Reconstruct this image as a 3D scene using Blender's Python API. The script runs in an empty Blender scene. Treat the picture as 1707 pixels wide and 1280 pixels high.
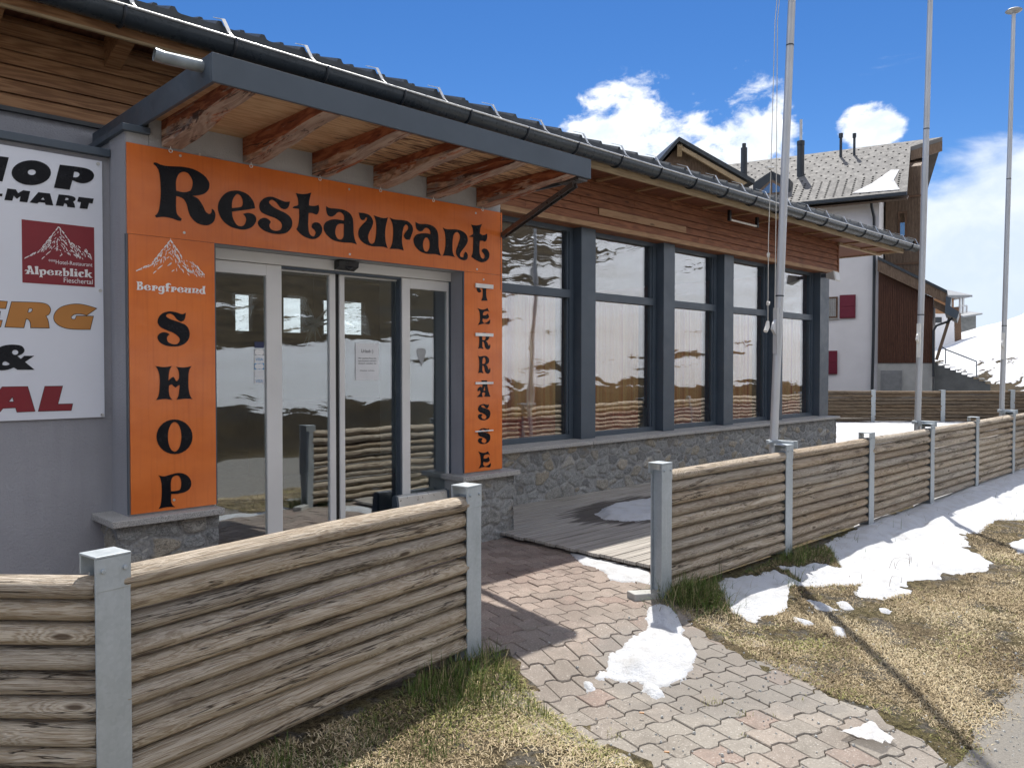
import bpy, math, random
import numpy as np
from mathutils import Vector, Matrix
random.seed(7)
rng = np.random.default_rng(7)
S = bpy.context.scene
R = math.radians
# ------------------------------------------------------------------ camera
YAW, PITCH, FPX, CX, CY = 0.770509, -0.021207, 1306.1, 853.5, 640.0
CAM = np.array([0.0, 0.0, 1.6])
fwd = np.array([math.sin(YAW)*math.cos(PITCH), math.cos(YAW)*math.cos(PITCH), math.sin(PITCH)])
rgt = np.array([math.cos(YAW), -math.sin(YAW), 0.0])
upv = np.cross(rgt, fwd)
cam = bpy.data.cameras.new('camera')
cam.sensor_width = 36; cam.sensor_fit = 'HORIZONTAL'; cam.lens = 36*FPX/1707
cam.clip_start = 0.05; cam.clip_end = 3000
co = bpy.data.objects.new('camera', cam); S.collection.objects.link(co)
m = Matrix.Identity(4)
for i in range(3):
    m[i][0] = rgt[i]; m[i][1] = upv[i]; m[i][2] = -fwd[i]; m[i][3] = CAM[i]
co.matrix_world = m
S.camera = co
# ------------------------------------------------------------------ light
SUN_AZ, SUN_EL = R(52.2), R(60)            # azimuth from +Y towards +X
S.view_settings.view_transform = 'Standard'; S.view_settings.look = 'None'
S.view_settings.exposure = 1.34; S.view_settings.gamma = 1
S.cycles.use_denoising = True
S.cycles.max_bounces = 10; S.cycles.transparent_max_bounces = 24; S.cycles.sample_clamp_indirect = 6
sl = bpy.data.lights.new('sun', 'SUN'); sl.energy = 2.6; sl.angle = R(0.53); sl.color = (1, .955, .88)
so = bpy.data.objects.new('sun', sl); S.collection.objects.link(so)
sdir = Vector((math.sin(SUN_AZ)*math.cos(SUN_EL), math.cos(SUN_AZ)*math.cos(SUN_EL), math.sin(SUN_EL)))
so.rotation_euler = sdir.to_track_quat('Z', 'Y').to_euler(); so.location = (20, 20, 40)

# ------------------------------------------------------------------ node helpers
def N(t, ty, ins=None, **props):
    n = t.nodes.new(ty)
    for k, v in props.items(): setattr(n, k, v)
    for k, v in (ins or {}).items():
        if isinstance(v, bpy.types.NodeSocket): t.links.new(v, n.inputs[k])
        else:
            s = n.inputs[k]
            if hasattr(s, 'default_value') and s.type == 'RGBA' and len(v) == 3: v = (*v, 1)
            s.default_value = v
    return n
def ma(t, op, a, b=0.0, c=None, clamp=False):
    ins = {0: a, 1: b}
    if c is not None: ins[2] = c
    return N(t, 'ShaderNodeMath', ins, operation=op, use_clamp=clamp).outputs[0]
def noise(t, vec, scale, detail=4, rough=.55, dist=0, out=0):
    return N(t, 'ShaderNodeTexNoise', {'Vector': vec, 'Scale': scale, 'Detail': detail, 'Roughness': rough, 'Distortion': dist}).outputs[out]
def mr(t, f, a, b, c=0.0, d=1.0, smooth=False):
    return N(t, 'ShaderNodeMapRange', {0: f, 1: a, 2: b, 3: c, 4: d}, interpolation_type='SMOOTHSTEP' if smooth else 'LINEAR').outputs[0]
def mixc(t, f, a, b, bt='MIX'):
    return N(t, 'ShaderNodeMix', {0: f, 6: a, 7: b}, data_type='RGBA', blend_type=bt).outputs[2]
def ramp(t, f, stops):
    n = N(t, 'ShaderNodeValToRGB', {0: f}); e = n.color_ramp.elements
    while len(e) < len(stops): e.new(.5)
    for x, (p, c) in zip(e, stops): x.position = p; x.color = (*c, 1)
    return n.outputs[0]
def vm(t, a, b, op='MULTIPLY'):
    return N(t, 'ShaderNodeVectorMath', {0: a, 1: b}, operation=op).outputs[0]
def comb(t, x, y, z): return N(t, 'ShaderNodeCombineXYZ', {0: x, 1: y, 2: z}).outputs[0]
def sep(t, v): return N(t, 'ShaderNodeSeparateXYZ', {0: v}).outputs
def pos(t): return N(t, 'ShaderNodeNewGeometry').outputs['Position']
def uvn(t): return N(t, 'ShaderNodeTexCoord').outputs['UV']
def attr(t, name): return N(t, 'ShaderNodeAttribute', attribute_name=name).outputs['Fac']
def orand(t): return N(t, 'ShaderNodeObjectInfo').outputs['Random']
def new_mat(name):
    mt = bpy.data.materials.new(name); mt.use_nodes = True; t = mt.node_tree; t.nodes.clear()
    o = N(t, 'ShaderNodeOutputMaterial'); b = N(t, 'ShaderNodeBsdfPrincipled'); t.links.new(b.outputs[0], o.inputs[0])
    return mt, t, b, o
def setb(t, b, **k):
    for n, v in k.items():
        n = {'col': 'Base Color', 'rough': 'Roughness', 'metal': 'Metallic', 'spec': 'Specular IOR Level', 'alpha': 'Alpha'}.get(n, n)
        if isinstance(v, bpy.types.NodeSocket): t.links.new(v, b.inputs[n])
        else:
            if n == 'Base Color' and len(v) == 3: v = (*v, 1)
            b.inputs[n].default_value = v
def bump(t, b, h, strength=.3, dist=.01):
    n = N(t, 'ShaderNodeBump', {'Height': h, 'Strength': strength, 'Distance': dist}); t.links.new(n.outputs[0], b.inputs['Normal'])
def plain(name, col, rough=.5, metal=0.0, var=.12, sc=6.0, bmp=.0, bsc=60, spec=.5):
    mt, t, b, o = new_mat(name); p = pos(t)
    f = mr(t, noise(t, p, sc, 5), .3, .7, 1-var, 1+var)
    c = N(t, 'ShaderNodeVectorMath', {0: tuple(col), 'Scale': f}, operation='SCALE').outputs[0]
    setb(t, b, col=c, rough=mr(t, noise(t, p, sc*3, 3), .3, .7, max(rough-.08, .02), min(rough+.1, 1)), metal=metal, spec=spec)
    if bmp: bump(t, b, noise(t, p, bsc, 4), bmp, .01)
    return mt

# ------------------------------------------------------------------ world
W = bpy.data.worlds.new('World'); S.world = W; W.use_nodes = True
t = W.node_tree; t.nodes.clear()
sky = N(t, 'ShaderNodeTexSky', sky_type='NISHITA', sun_disc=False, sun_elevation=SUN_EL, sun_rotation=SUN_AZ, altitude=2200, air_density=1.0, dust_density=.3, ozone_density=1.6)
hsv = N(t, 'ShaderNodeHueSaturation', {'Hue': .507, 'Saturation': 1.32, 'Value': .69, 'Color': sky.outputs[0]}).outputs[0]
d = N(t, 'ShaderNodeTexCoord').outputs['Generated']
dx, dy, dz = sep(t, d)
az = ma(t, 'MULTIPLY', ma(t, 'ARCTAN2', dx, dy), 180/math.pi)
el = ma(t, 'MULTIPLY', ma(t, 'ARCSINE', dz), 180/math.pi)
n1 = noise(t, vm(t, d, (1, 1, 1.35)), 9, 9, .58, .35)
n2 = noise(t, vm(t, d, (1, 1, 1.6)), 26, 8, .6, .2)
nn = ma(t, 'ADD', ma(t, 'MULTIPLY', n1, .52), ma(t, 'MULTIPLY', n2, .48))
def blob(a0, e0, ra, re, flat=1.0):
    u = ma(t, 'DIVIDE', ma(t, 'SUBTRACT', az, a0), ra)
    v = ma(t, 'DIVIDE', ma(t, 'SUBTRACT', el, e0), re)
    return ma(t, 'SUBTRACT', 1.0, ma(t, 'ADD', ma(t, 'MULTIPLY', u, u), ma(t, 'MULTIPLY', v, v)))
def pxdir(u, v):
    q = rgt*(u-CX)/FPX - upv*(v-CY)/FPX + fwd; q = q/np.linalg.norm(q)
    return math.degrees(math.atan2(q[0], q[1])), math.degrees(math.asin(q[2]))
blobs = []
for (u, v, wu, wv) in ((1055, 290, 125, 150), (1235, 270, 105, 150), (1145, 270, 120, 120), (1448, 222, 60, 54), (1000, 270, 75, 105)):
    a0, e0 = pxdir(u, v); a1, _ = pxdir(u+wu, v); _, e1 = pxdir(u, v-wv)
    blobs.append(blob(a0, e0, a1-a0, e1-e0))
mx = blobs[0]
for b_ in blobs[1:]: mx = ma(t, 'MAXIMUM', mx, b_)
dens = mr(t, ma(t, 'ADD', ma(t, 'MULTIPLY', mx, .95), ma(t, 'MULTIPLY', ma(t, 'SUBTRACT', nn, .50), 4.6)), 0.04, .66, 0, 1, True)
dens = ma(t, 'MULTIPLY', dens, mr(t, mx, -.7, -.2, 0, 1))
a0, e0 = pxdir(1640, 400)
a0, e0 = pxdir(1760, 480); bank = blob(a0, e0, 13.5, 10.5)
bdens = mr(t, ma(t, 'ADD', ma(t, 'MULTIPLY', bank, 1.0), ma(t, 'MULTIPLY', ma(t, 'SUBTRACT', noise(t, vm(t, d, (1, 1, 2.2)), 7, 8, .55, .5), .5), 1.5)), 0.08, .55, 0, .97, True)
wisp = mr(t, noise(t, vm(t, vm(t, d, (1.0, .6, 1.4)), (3, 1, 2), 'ADD'), 5, 9, .62, 1.2), .66, .86, 0, .42, True)
fill_clouds = mr(t, noise(t, vm(t, d, (1, 1, 2)), 3.4, 8, .56, .2), .46, .60, 0, .95, True)      # unseen clouds round the rest of the sky, made brighter as added fill light
fill_clouds = ma(t, 'MULTIPLY', fill_clouds, mr(t, ma(t, 'ABSOLUTE', ma(t, 'SUBTRACT', az, 42)), 50, 75, 0, 1))
cover = ma(t, 'MAXIMUM', ma(t, 'MAXIMUM', dens, bdens), ma(t, 'MAXIMUM', wisp, fill_clouds))
shade = mr(t, ma(t, 'ADD', noise(t, vm(t, d, (1, 1, 1.3)), 14, 6, .55, .3), ma(t, 'MULTIPLY', ma(t, 'SUBTRACT', el, 14), .012)), .38, .62, 0, 1)
ccol = mixc(t, shade, (4.4, 5.0, 5.8), (6.7, 6.8, 6.9)); ccol = mixc(t, ma(t, 'MULTIPLY', bdens, mr(t, el, 3, 15, .95, .35)), ccol, (4.0, 4.6, 5.4))
ccol = mixc(t, fill_clouds, ccol, (15.5, 15.3, 15.0))
skyc = mixc(t, cover, hsv, ccol)
bg = N(t, 'ShaderNodeBackground', {'Color': skyc, 'Strength': .075})
t.links.new(bg.outputs[0], N(t, 'ShaderNodeOutputWorld').inputs[0])

# ------------------------------------------------------------------ geometry helpers
def ray(u, v): return rgt*(u-CX)/FPX - upv*(v-CY)/FPX + fwd
def gz(u, v, z=0.0): d = ray(u, v); return CAM + d*((z-CAM[2])/d[2])
def py(u, v, y): d = ray(u, v); return CAM + d*((y-CAM[1])/d[1])
def atd(u, v, D): d = ray(u, v); return CAM + d*D
def onplane(u, v, P, n):
    d = ray(u, v); n = np.array(n, float); return CAM + d*(n@(np.array(P)-CAM)/(n@d))
def sst(a, b, x):
    q = np.clip((np.asarray(x, float)-a)/(b-a), 0, 1); return q*q*(3-2*q)
PERM = np.random.default_rng(3).random((256, 256))
def vnoise(x, y):
    x = np.asarray(x, float); y = np.asarray(y, float)
    xi = np.floor(x).astype(int); yi = np.floor(y).astype(int); fx = x-xi; fy = y-yi
    fx = fx*fx*(3-2*fx); fy = fy*fy*(3-2*fy)
    g = lambda a, b: PERM[a % 256, b % 256]
    return (g(xi, yi)*(1-fx)+g(xi+1, yi)*fx)*(1-fy)+(g(xi, yi+1)*(1-fx)+g(xi+1, yi+1)*fx)*fy
def fbm(x, y, o=4):
    s = 0; a = .5
    for i in range(o): s = s+a*(vnoise(x*2**i+17*i, y*2**i+31*i)-.5); a *= .5
    return s
def ground_near(x, y):
    return -0.09*sst(3.1, 2.6, y) - 0.035*sst(1.6, .9, y)

class MB:
    def __init__(s): s.v = []; s.f = []; s.tint = []; s.uv = []; s.hasuv = False
    def add(s, vs, fs, tint=None, uv=None):
        b = len(s.v); s.v += [tuple(map(float, q)) for q in vs]
        if tint is None: tint = random.random()
        for f in fs: s.f.append(tuple(i+b for i in f)); s.tint.append(tint)
        if uv is not None: s.uv += uv; s.hasuv = True
        return s
    def box(s, x0, x1, y0, y1, z0, z1, tint=None):
        return s.add([(x0, y0, z0), (x1, y0, z0), (x1, y1, z0), (x0, y1, z0), (x0, y0, z1), (x1, y0, z1), (x1, y1, z1), (x0, y1, z1)],
                     [(0, 3, 2, 1), (4, 5, 6, 7), (0, 1, 5, 4), (1, 2, 6, 5), (2, 3, 7, 6), (3, 0, 4, 7)], tint)
    def hexa(s, p, tint=None):    # 8 points: bottom loop, top loop
        return s.add(p, [(0, 3, 2, 1), (4, 5, 6, 7), (0, 1, 5, 4), (1, 2, 6, 5), (2, 3, 7, 6), (3, 0, 4, 7)], tint)
    def prism(s, poly, vec, tint=None):
        n = len(poly); a = [np.array(q, float) for q in poly]; vec = np.array(vec, float)
        fs = [tuple(range(n)), tuple(range(2*n-1, n-1, -1))]+[(i, i+n, (i+1) % n+n, (i+1) % n) for i in range(n)]
        return s.add(a+[q+vec for q in a], fs, tint)
    def bar(s, p, q, w, h, upd=(0, 0, 1), tint=None):
        p = np.array(p, float); q = np.array(q, float); d = q-p; d /= np.linalg.norm(d)
        u = np.array(upd, float); r = np.cross(d, u); r /= np.linalg.norm(r); u = np.cross(r, d)
        c = [(-1, -1), (1, -1), (1, 1), (-1, 1)]
        return s.hexa([p+r*a*w/2+u*b*h/2 for a, b in c]+[q+r*a*w/2+u*b*h/2 for a, b in c], tint)
    def tube(s, pts, rad, n=12, caps=True, tint=None):
        pts = [np.array(q, float) for q in pts]; k = len(pts)
        rad = rad if hasattr(rad, '__len__') else [rad]*k
        vs = []; prev = None
        for i, q in enumerate(pts):
            d = pts[min(i+1, k-1)]-pts[max(i-1, 0)]; d /= np.linalg.norm(d)
            a = prev if prev is not None else (np.array([0, 0, 1.]) if abs(d[2]) < .9 else np.array([1., 0, 0]))
            r = np.cross(d, a); r /= np.linalg.norm(r); u = np.cross(r, d); prev = u
            for j in range(n):
                th = 2*math.pi*j/n; vs.append(q+rad[i]*(math.cos(th)*r+math.sin(th)*u))
        fs = [(i*n+j, i*n+(j+1) % n, (i+1)*n+(j+1) % n, (i+1)*n+j) for i in range(k-1) for j in range(n)]
        if caps: fs += [tuple(range(n-1, -1, -1)), tuple(range((k-1)*n, k*n))]
        return s.add(vs, fs, tint)
    def build(s, name, mat, parent=None, smooth=False, bevel=0.0, origin=None):
        me = bpy.data.meshes.new(name)
        o3 = np.zeros(3)
        if parent is not None: o3 = np.array(wloc(parent))
        if origin is not None: o3 = np.array(origin, float)
        v = np.array(s.v)-o3
        me.from_pydata(v.tolist(), [], s.f)
        a = me.attributes.new('tint', 'FLOAT', 'FACE'); a.data.foreach_set('value', np.array(s.tint, dtype=np.float32))
        if s.hasuv:
            ul = me.uv_layers.new(name='UVMap'); li = np.empty(len(me.loops), dtype=np.int32); me.loops.foreach_get('vertex_index', li)
            ul.data.foreach_set('uv', np.array(s.uv, dtype=np.float32)[li].ravel())
        if smooth: me.polygons.foreach_set('use_smooth', [True]*len(me.polygons))
        me.materials.append(mat); me.update()
        ob = bpy.data.objects.new(name, me); S.collection.objects.link(ob)
        if smooth == 'auto' or smooth is True:
            try: me.set_sharp_from_angle(angle=R(38))
            except Exception: pass
        if bevel:
            md = ob.modifiers.new('bevel', 'BEVEL'); md.width = bevel; md.segments = 2; md.limit_method = 'ANGLE'; md.angle_limit = R(40)
        if parent is not None: ob.parent = parent
        elif origin is not None: ob.location = origin
        return ob
def wloc(o):
    p = Vector((0, 0, 0))
    while o is not None: p = p+o.location; o = o.parent
    return p
def tag(o, label=None, cat=None, group=None, kind=None):
    if label: o['label'] = label
    if cat: o['category'] = cat
    if group: o['group'] = group
    if kind: o['kind'] = kind
    return o
def thing(name, loc, label, cat, group=None):
    o = bpy.data.objects.new(name, None); S.collection.objects.link(o); o.location = loc; o.empty_display_size = .1
    return tag(o, label, cat, group)
def part_empty(name, parent, loc):
    o = bpy.data.objects.new(name, None); S.collection.objects.link(o); o.parent = parent
    o.location = Vector(loc)-wloc(parent); return o
def copy_tree(o, parent=None):
    c = o.copy(); S.collection.objects.link(c); c.parent = parent
    for ch in list(o.children): copy_tree(ch, c)
    return c
# ------------------------------------------------------------------ materials
M = {}
M['anthracite'] = plain('anthracite_metal', (.062, .083, .108), .42, .0, .10, 3, .06, 120)
M['anthracite_dark'] = plain('dark_metal', (.022, .028, .036), .4, 0, .1, 4)
M['gutter'] = plain('gutter_metal', (.05, .062, .074), .30, .3, .14, 5)
M['alu'] = plain('aluminium', (.70, .70, .685), .42, .0, .05, 3)
M['steel'] = plain('brushed_steel', (.62, .62, .60), .34, .6, .08, 8)
M['pole'] = plain('pole_aluminium', (.50, .51, .52), .42, .35, .10, 2)
M['black_plastic'] = plain('black_plastic', (.012, .013, .016), .35)
M['rubber'] = plain('black_seal', (.01, .01, .01), .6)
M['white_plastic'] = plain('white_plastic', (.72, .71, .67), .45)
M['white_paint'] = plain('white_strip', (.78, .78, .76), .4)
M['black_vinyl'] = plain('black_vinyl', (.006, .007, .011), .22, 0, .1, spec=.22)
M['white_vinyl'] = plain('white_vinyl', (.80, .80, .80), .45, 0, .03)
M['dark_red'] = plain('dark_red_vinyl', (.22, .012, .022), .4, 0, .06)
M['sign_orange_vinyl'] = plain('ochre_vinyl', (.48, .20, .04), .4, 0, .05)
M['sign_white'] = plain('white_board', (.72, .75, .82), .36, 0, .03, 2)
M['paper'] = plain('paper', (.72, .74, .76), .7, 0, .05)
M['ink'] = plain('printed_ink', (.12, .13, .15), .7)
M['card_blue'] = plain('card_blue', (.05, .25, .50), .4)
M['card_navy'] = plain('card_navy', (.02, .03, .09), .4)
M['card_grey'] = plain('card_grey', (.35, .37, .38), .4)
M['rope'] = plain('rope', (.55, .53, .48), .8)
M['roof_tile'] = plain('roof_tile', (.040, .048, .055), .46, .1, .2, 8, .2, 60)
M['concrete'] = plain('concrete', (.40, .40, .38), .8, 0, .12, 2.5, .15, 40)
M['concrete_dark'] = plain('stair_concrete', (.15, .155, .15), .85, 0, .18, 2, .2, 30)
M['hotel_white'] = plain('white_render', (.76, .745, .745), .85, 0, .04, 1.2, .1, 30)
M['shutter'] = plain('shutter_red', (.16, .010, .030), .5, 0, .08)
M['grey_door'] = plain('grey_door', (.22, .225, .225), .5)
M['wood_brown_trim'] = plain('brown_timber', (.12, .065, .035), .7, 0, .25, 6)
M['interior'] = plain('interior_wall', (.055, .042, .032), .8, 0, .2, 2)
M['interior_floor'] = plain('interior_floor', (.07, .05, .04), .5)
M['grey_house_roof'] = plain('grey_sheet_roof', (.22, .23, .24), .6)

def m_orange():
    mt, t, b, o = new_mat('orange_panel'); p = pos(t)
    x, y, z = sep(t, p)
    f = noise(t, vm(t, p, (1.2, 1, 2.5)), 2.2, 3)
    c = mixc(t, mr(t, f, .35, .65), (.66, .165, .036), (.74, .198, .045))
    scf = mr(t, noise(t, vm(t, p, (3, 1, 5)), 4, 8, .72, .6), .60, .72, 0, .30); c = mixc(t, scf, c, (.66, .26, .10))
    streak = mr(t, noise(t, vm(t, p, (14, 1, .7)), 3, 5), .50, .75, 0, .34)
    c = mixc(t, streak, c, (.48, .11, .03))
    setb(t, b, col=c, rough=mr(t, noise(t, p, 9, 4), .3, .7, .13, .24), spec=.5)
    bump(t, b, noise(t, vm(t, p, (1, 1, 1.6)), 3.2, 2), .09, .02)
    return mt
M['orange'] = m_orange()

def m_plaster(name, col):
    mt, t, b, o = new_mat(name); p = pos(t)
    f = noise(t, p, 1.3, 6)
    c = mixc(t, mr(t, f, .3, .7), tuple(q*.90 for q in col), tuple(q*1.08 for q in col))
    x, y, z = sep(t, p)
    dirt = ma(t, 'MULTIPLY', mr(t, noise(t, vm(t, p, (6, 6, .6)), 2, 5), .5, .8), .22)
    c = mixc(t, dirt, c, tuple(q*.62 for q in col))
    setb(t, b, col=c, rough=.88)
    h = ma(t, 'ADD', noise(t, p, 75, 4, .6), ma(t, 'MULTIPLY', noise(t, p, 210, 2), .5))
    bump(t, b, h, .55, .012)
    return mt
M['plaster'] = m_plaster('grey_plaster', (.335, .34, .37))
M['plaster_pale'] = m_plaster('pale_plaster', (.42, .425, .43))

def m_granite():
    mt, t, b, o = new_mat('granite'); p = pos(t)
    a = noise(t, p, 150, 2, .7); c = ramp(t, a, [(.33, (.10, .10, .10)), (.45, (.34, .335, .325)), (.6, (.46, .45, .43)), (.72, (.60, .58, .56))])
    c = mixc(t, mr(t, noise(t, p, 5, 4), .4, .75, 0, .35), c, (.28, .275, .26))
    setb(t, b, col=c, rough=.6); bump(t, b, a, .12, .004)
    return mt
M['granite'] = m_granite()

def m_stone():
    mt, t, b, o = new_mat('rubble_stone'); p = pos(t); e = attr(t, 'edge'); r = attr(t, 'cid')
    stone = mr(t, ma(t, 'ADD', e, ma(t, 'MULTIPLY', ma(t, 'SUBTRACT', noise(t, p, 30, 5, .65), .5), .16)), .07, .16, 0, 1, True)
    base = ramp(t, r, [(0, (.24, .245, .245)), (.25, (.34, .35, .35)), (.5, (.42, .43, .42)), (.66, (.36, .37, .365)), (.76, (.43, .38, .29)), (.84, (.37, .38, .375)), (.93, (.47, .41, .31)), (1, (.56, .55, .52))])
    w = vm(t, noise(t, p, 5, 4, .6, 0, 1), (.35, .35, .35))
    tex = noise(t, vm(t, vm(t, vm(t, p, w, 'ADD'), comb(t, 0, 0, ma(t, 'MULTIPLY', r, 7)), 'ADD'), (1, 1, 2.4)), 26, 9, .70, .9)
    base = mixc(t, mr(t, tex, .36, .60), mixc(t, .78, base, (.06, .063, .065)), base)
    base = mixc(t, mr(t, noise(t, p, 70, 4), .56, .72, 0, .6), base, (.52, .52, .49))
    base = mixc(t, mr(t, noise(t, p, 6, 5), .60, .78, 0, .5), base, (.27, .19, .10))
    mort = mixc(t, mr(t, noise(t, p, 45, 5, .65), .35, .65), (.27, .275, .275), (.44, .445, .44)); mort = mixc(t, mr(t, noise(t, p, 3, 5), .45, .7, 0, .5), mort, (.20, .195, .185))
    setb(t, b, col=mixc(t, stone, mort, base), rough=.88, spec=.3)
    bump(t, b, ma(t, 'ADD', ma(t, 'MULTIPLY', tex, 1.2), noise(t, p, 90, 4)), .8, .012)
    return mt
M['stone'] = m_stone()

def m_boards(name, c1, c2, c3, axis='X', gloss=.6, fig=1.0):
    """planed boards: position-based grain along an axis, per-board tint"""
    mt, t, b, o = new_mat(name); p = pos(t); tn = attr(t, 'tint')
    off = comb(t, ma(t, 'MULTIPLY', tn, 37), ma(t, 'MULTIPLY', tn, 11), ma(t, 'MULTIPLY', tn, 23))
    q = vm(t, p, off, 'ADD')
    sc = {'X': (.7, 5, 9), 'Y': (5, .7, 9), 'Z': (9, 9, .7)}[axis]
    fld = noise(t, vm(t, q, sc), 1.0, 3, .5)
    rings = ma(t, 'SINE', ma(t, 'MULTIPLY', fld, 60*fig))
    fine = noise(t, vm(t, q, tuple(s*(1 if s < 1 else 9) for s in sc)), 2.2, 4, .65)
    g = ma(t, 'ADD', ma(t, 'MULTIPLY', mr(t, rings, -1, 1), .45), ma(t, 'MULTIPLY', fine, .6))
    c = ramp(t, mr(t, g, .15, .95), [(0, c1), (.5, c2), (1, c3)])
    c = mixc(t, mr(t, tn, 0, 1, 0, .5), c, mixc(t, .55, c, c1))
    kn = N(t, 'ShaderNodeTexVoronoi', {'Vector': vm(t, q, {'X': (1.3, 4, 5), 'Y': (4, 1.3, 5), 'Z': (5, 5, 1.3)}[axis]), 'Scale': 1.2}).outputs['Distance']
    c = mixc(t, mr(t, kn, .05, .10, .85, 0), c, tuple(q*.35 for q in c1))
    c = mixc(t, mr(t, noise(t, p, 2.5, 5), .55, .8, 0, .45), c, tuple(q*.55 for q in c1))
    setb(t, b, col=c, rough=gloss, spec=.3)
    bump(t, b, g, .25, .006)
    return mt
M['clad'] = m_boards('larch_cladding', (.125, .045, .021), (.225, .085, .039), (.32, .14, .068))
M['clad_pale'] = m_boards('pale_larch', (.24, .13, .065), (.32, .185, .095), (.40, .25, .135))
M['clad_left'] = m_boards('brown_cladding', (.19, .088, .040), (.32, .165, .078), (.45, .255, .13))
M['soffit'] = m_boards('soffit_boards', (.10, .034, .018), (.17, .06, .03), (.23, .09, .045), 'Y')
M['fascia_wood'] = m_boards('pale_eave_board', (.28, .21, .13), (.40, .30, .18), (.50, .39, .25))
M['hotel_wood'] = m_boards('vertical_boards', (.10, .065, .042), (.17, .115, .077), (.25, .18, .125), 'Z')
M['annex_wood'] = m_boards('annex_boards', (.06, .024, .014), (.10, .043, .025), (.145, .066, .038), 'Z')

def m_beam():
    mt, t, b, o = new_mat('weathered_beam'); p = pos(t); x, y, z = sep(t, p); r = orand(t)
    q = vm(t, p, comb(t, ma(t, 'MULTIPLY', r, 31), ma(t, 'MULTIPLY', r, 7), ma(t, 'MULTIPLY', r, 19)), 'ADD')
    fld = noise(t, vm(t, q, (8, 1.4, 7)), 1.0, 4, .55, .4)
    g = mr(t, ma(t, 'SINE', ma(t, 'MULTIPLY', fld, 44)), -1, 1)
    red = mixc(t, g, (.20, .05, .02), (.40, .14, .062))
    pale = mixc(t, g, (.34, .20, .13), (.62, .44, .32))
    grey = mixc(t, noise(t, vm(t, q, (60, 3, 60)), 1, 4), (.16, .13, .12), (.40, .33, .30))
    wear = mr(t, ma(t, 'ADD', noise(t, vm(t, q, (6, .9, 10)), 1.5, 7, .68, .8), ma(t, 'MULTIPLY', ma(t, 'SUBTRACT', 3.13, z), 1.8)), .50, .56, 0, 1, True)
    c = mixc(t, wear, red, pale)
    c = mixc(t, ma(t, 'MULTIPLY', wear, mr(t, noise(t, vm(t, q, (3, 2, 3)), 2.3, 4), .46, .58)), c, grey)
    nz = sep(t, N(t, 'ShaderNodeNewGeometry').outputs['Normal'])[2]
    bot = mr(t, nz, -.3, -.7, 0, 1); fl = mr(t, noise(t, vm(t, q, (8, 1.1, 8)), 1.5, 7, .68, .8), .52, .58, 0, 1, True)
    c = mixc(t, bot, c, mixc(t, fl, mixc(t, .45, grey, pale), red))
    dark = mr(t, noise(t, vm(t, q, (9, 1.3, 12)), 1.6, 7, .7, 1.2), .57, .63, 0, .88, True)
    c = mixc(t, dark, c, (.035, .012, .008))
    setb(t, b, col=c, rough=.75); bump(t, b, ma(t, 'ADD', g, ma(t, 'MULTIPLY', wear, 2)), .35, .008)
    return mt
M['beam'] = m_beam()
def m_ceiling():
    mt, t, b, o = new_mat('stained_ceiling'); p = pos(t); x, y, z = sep(t, p)
    fld = noise(t, vm(t, p, (1.6, 9, 1)), 1.0, 4, .5, .3); g = mr(t, ma(t, 'SINE', ma(t, 'MULTIPLY', fld, 42)), -1, 1)
    c = mixc(t, g, (.50, .32, .18), (.62, .43, .26))
    st = ma(t, 'ADD', noise(t, vm(t, p, (2.2, 26, 1)), 1.3, 6, .65, .6), mr(t, x, 2.3, 3.2, -.22, .03))
    c = mixc(t, mr(t, st, .50, .60, 0, .9, True), c, (.07, .024, .012))
    setb(t, b, col=c, rough=.7); return mt
M['ceiling'] = m_ceiling()

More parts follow.
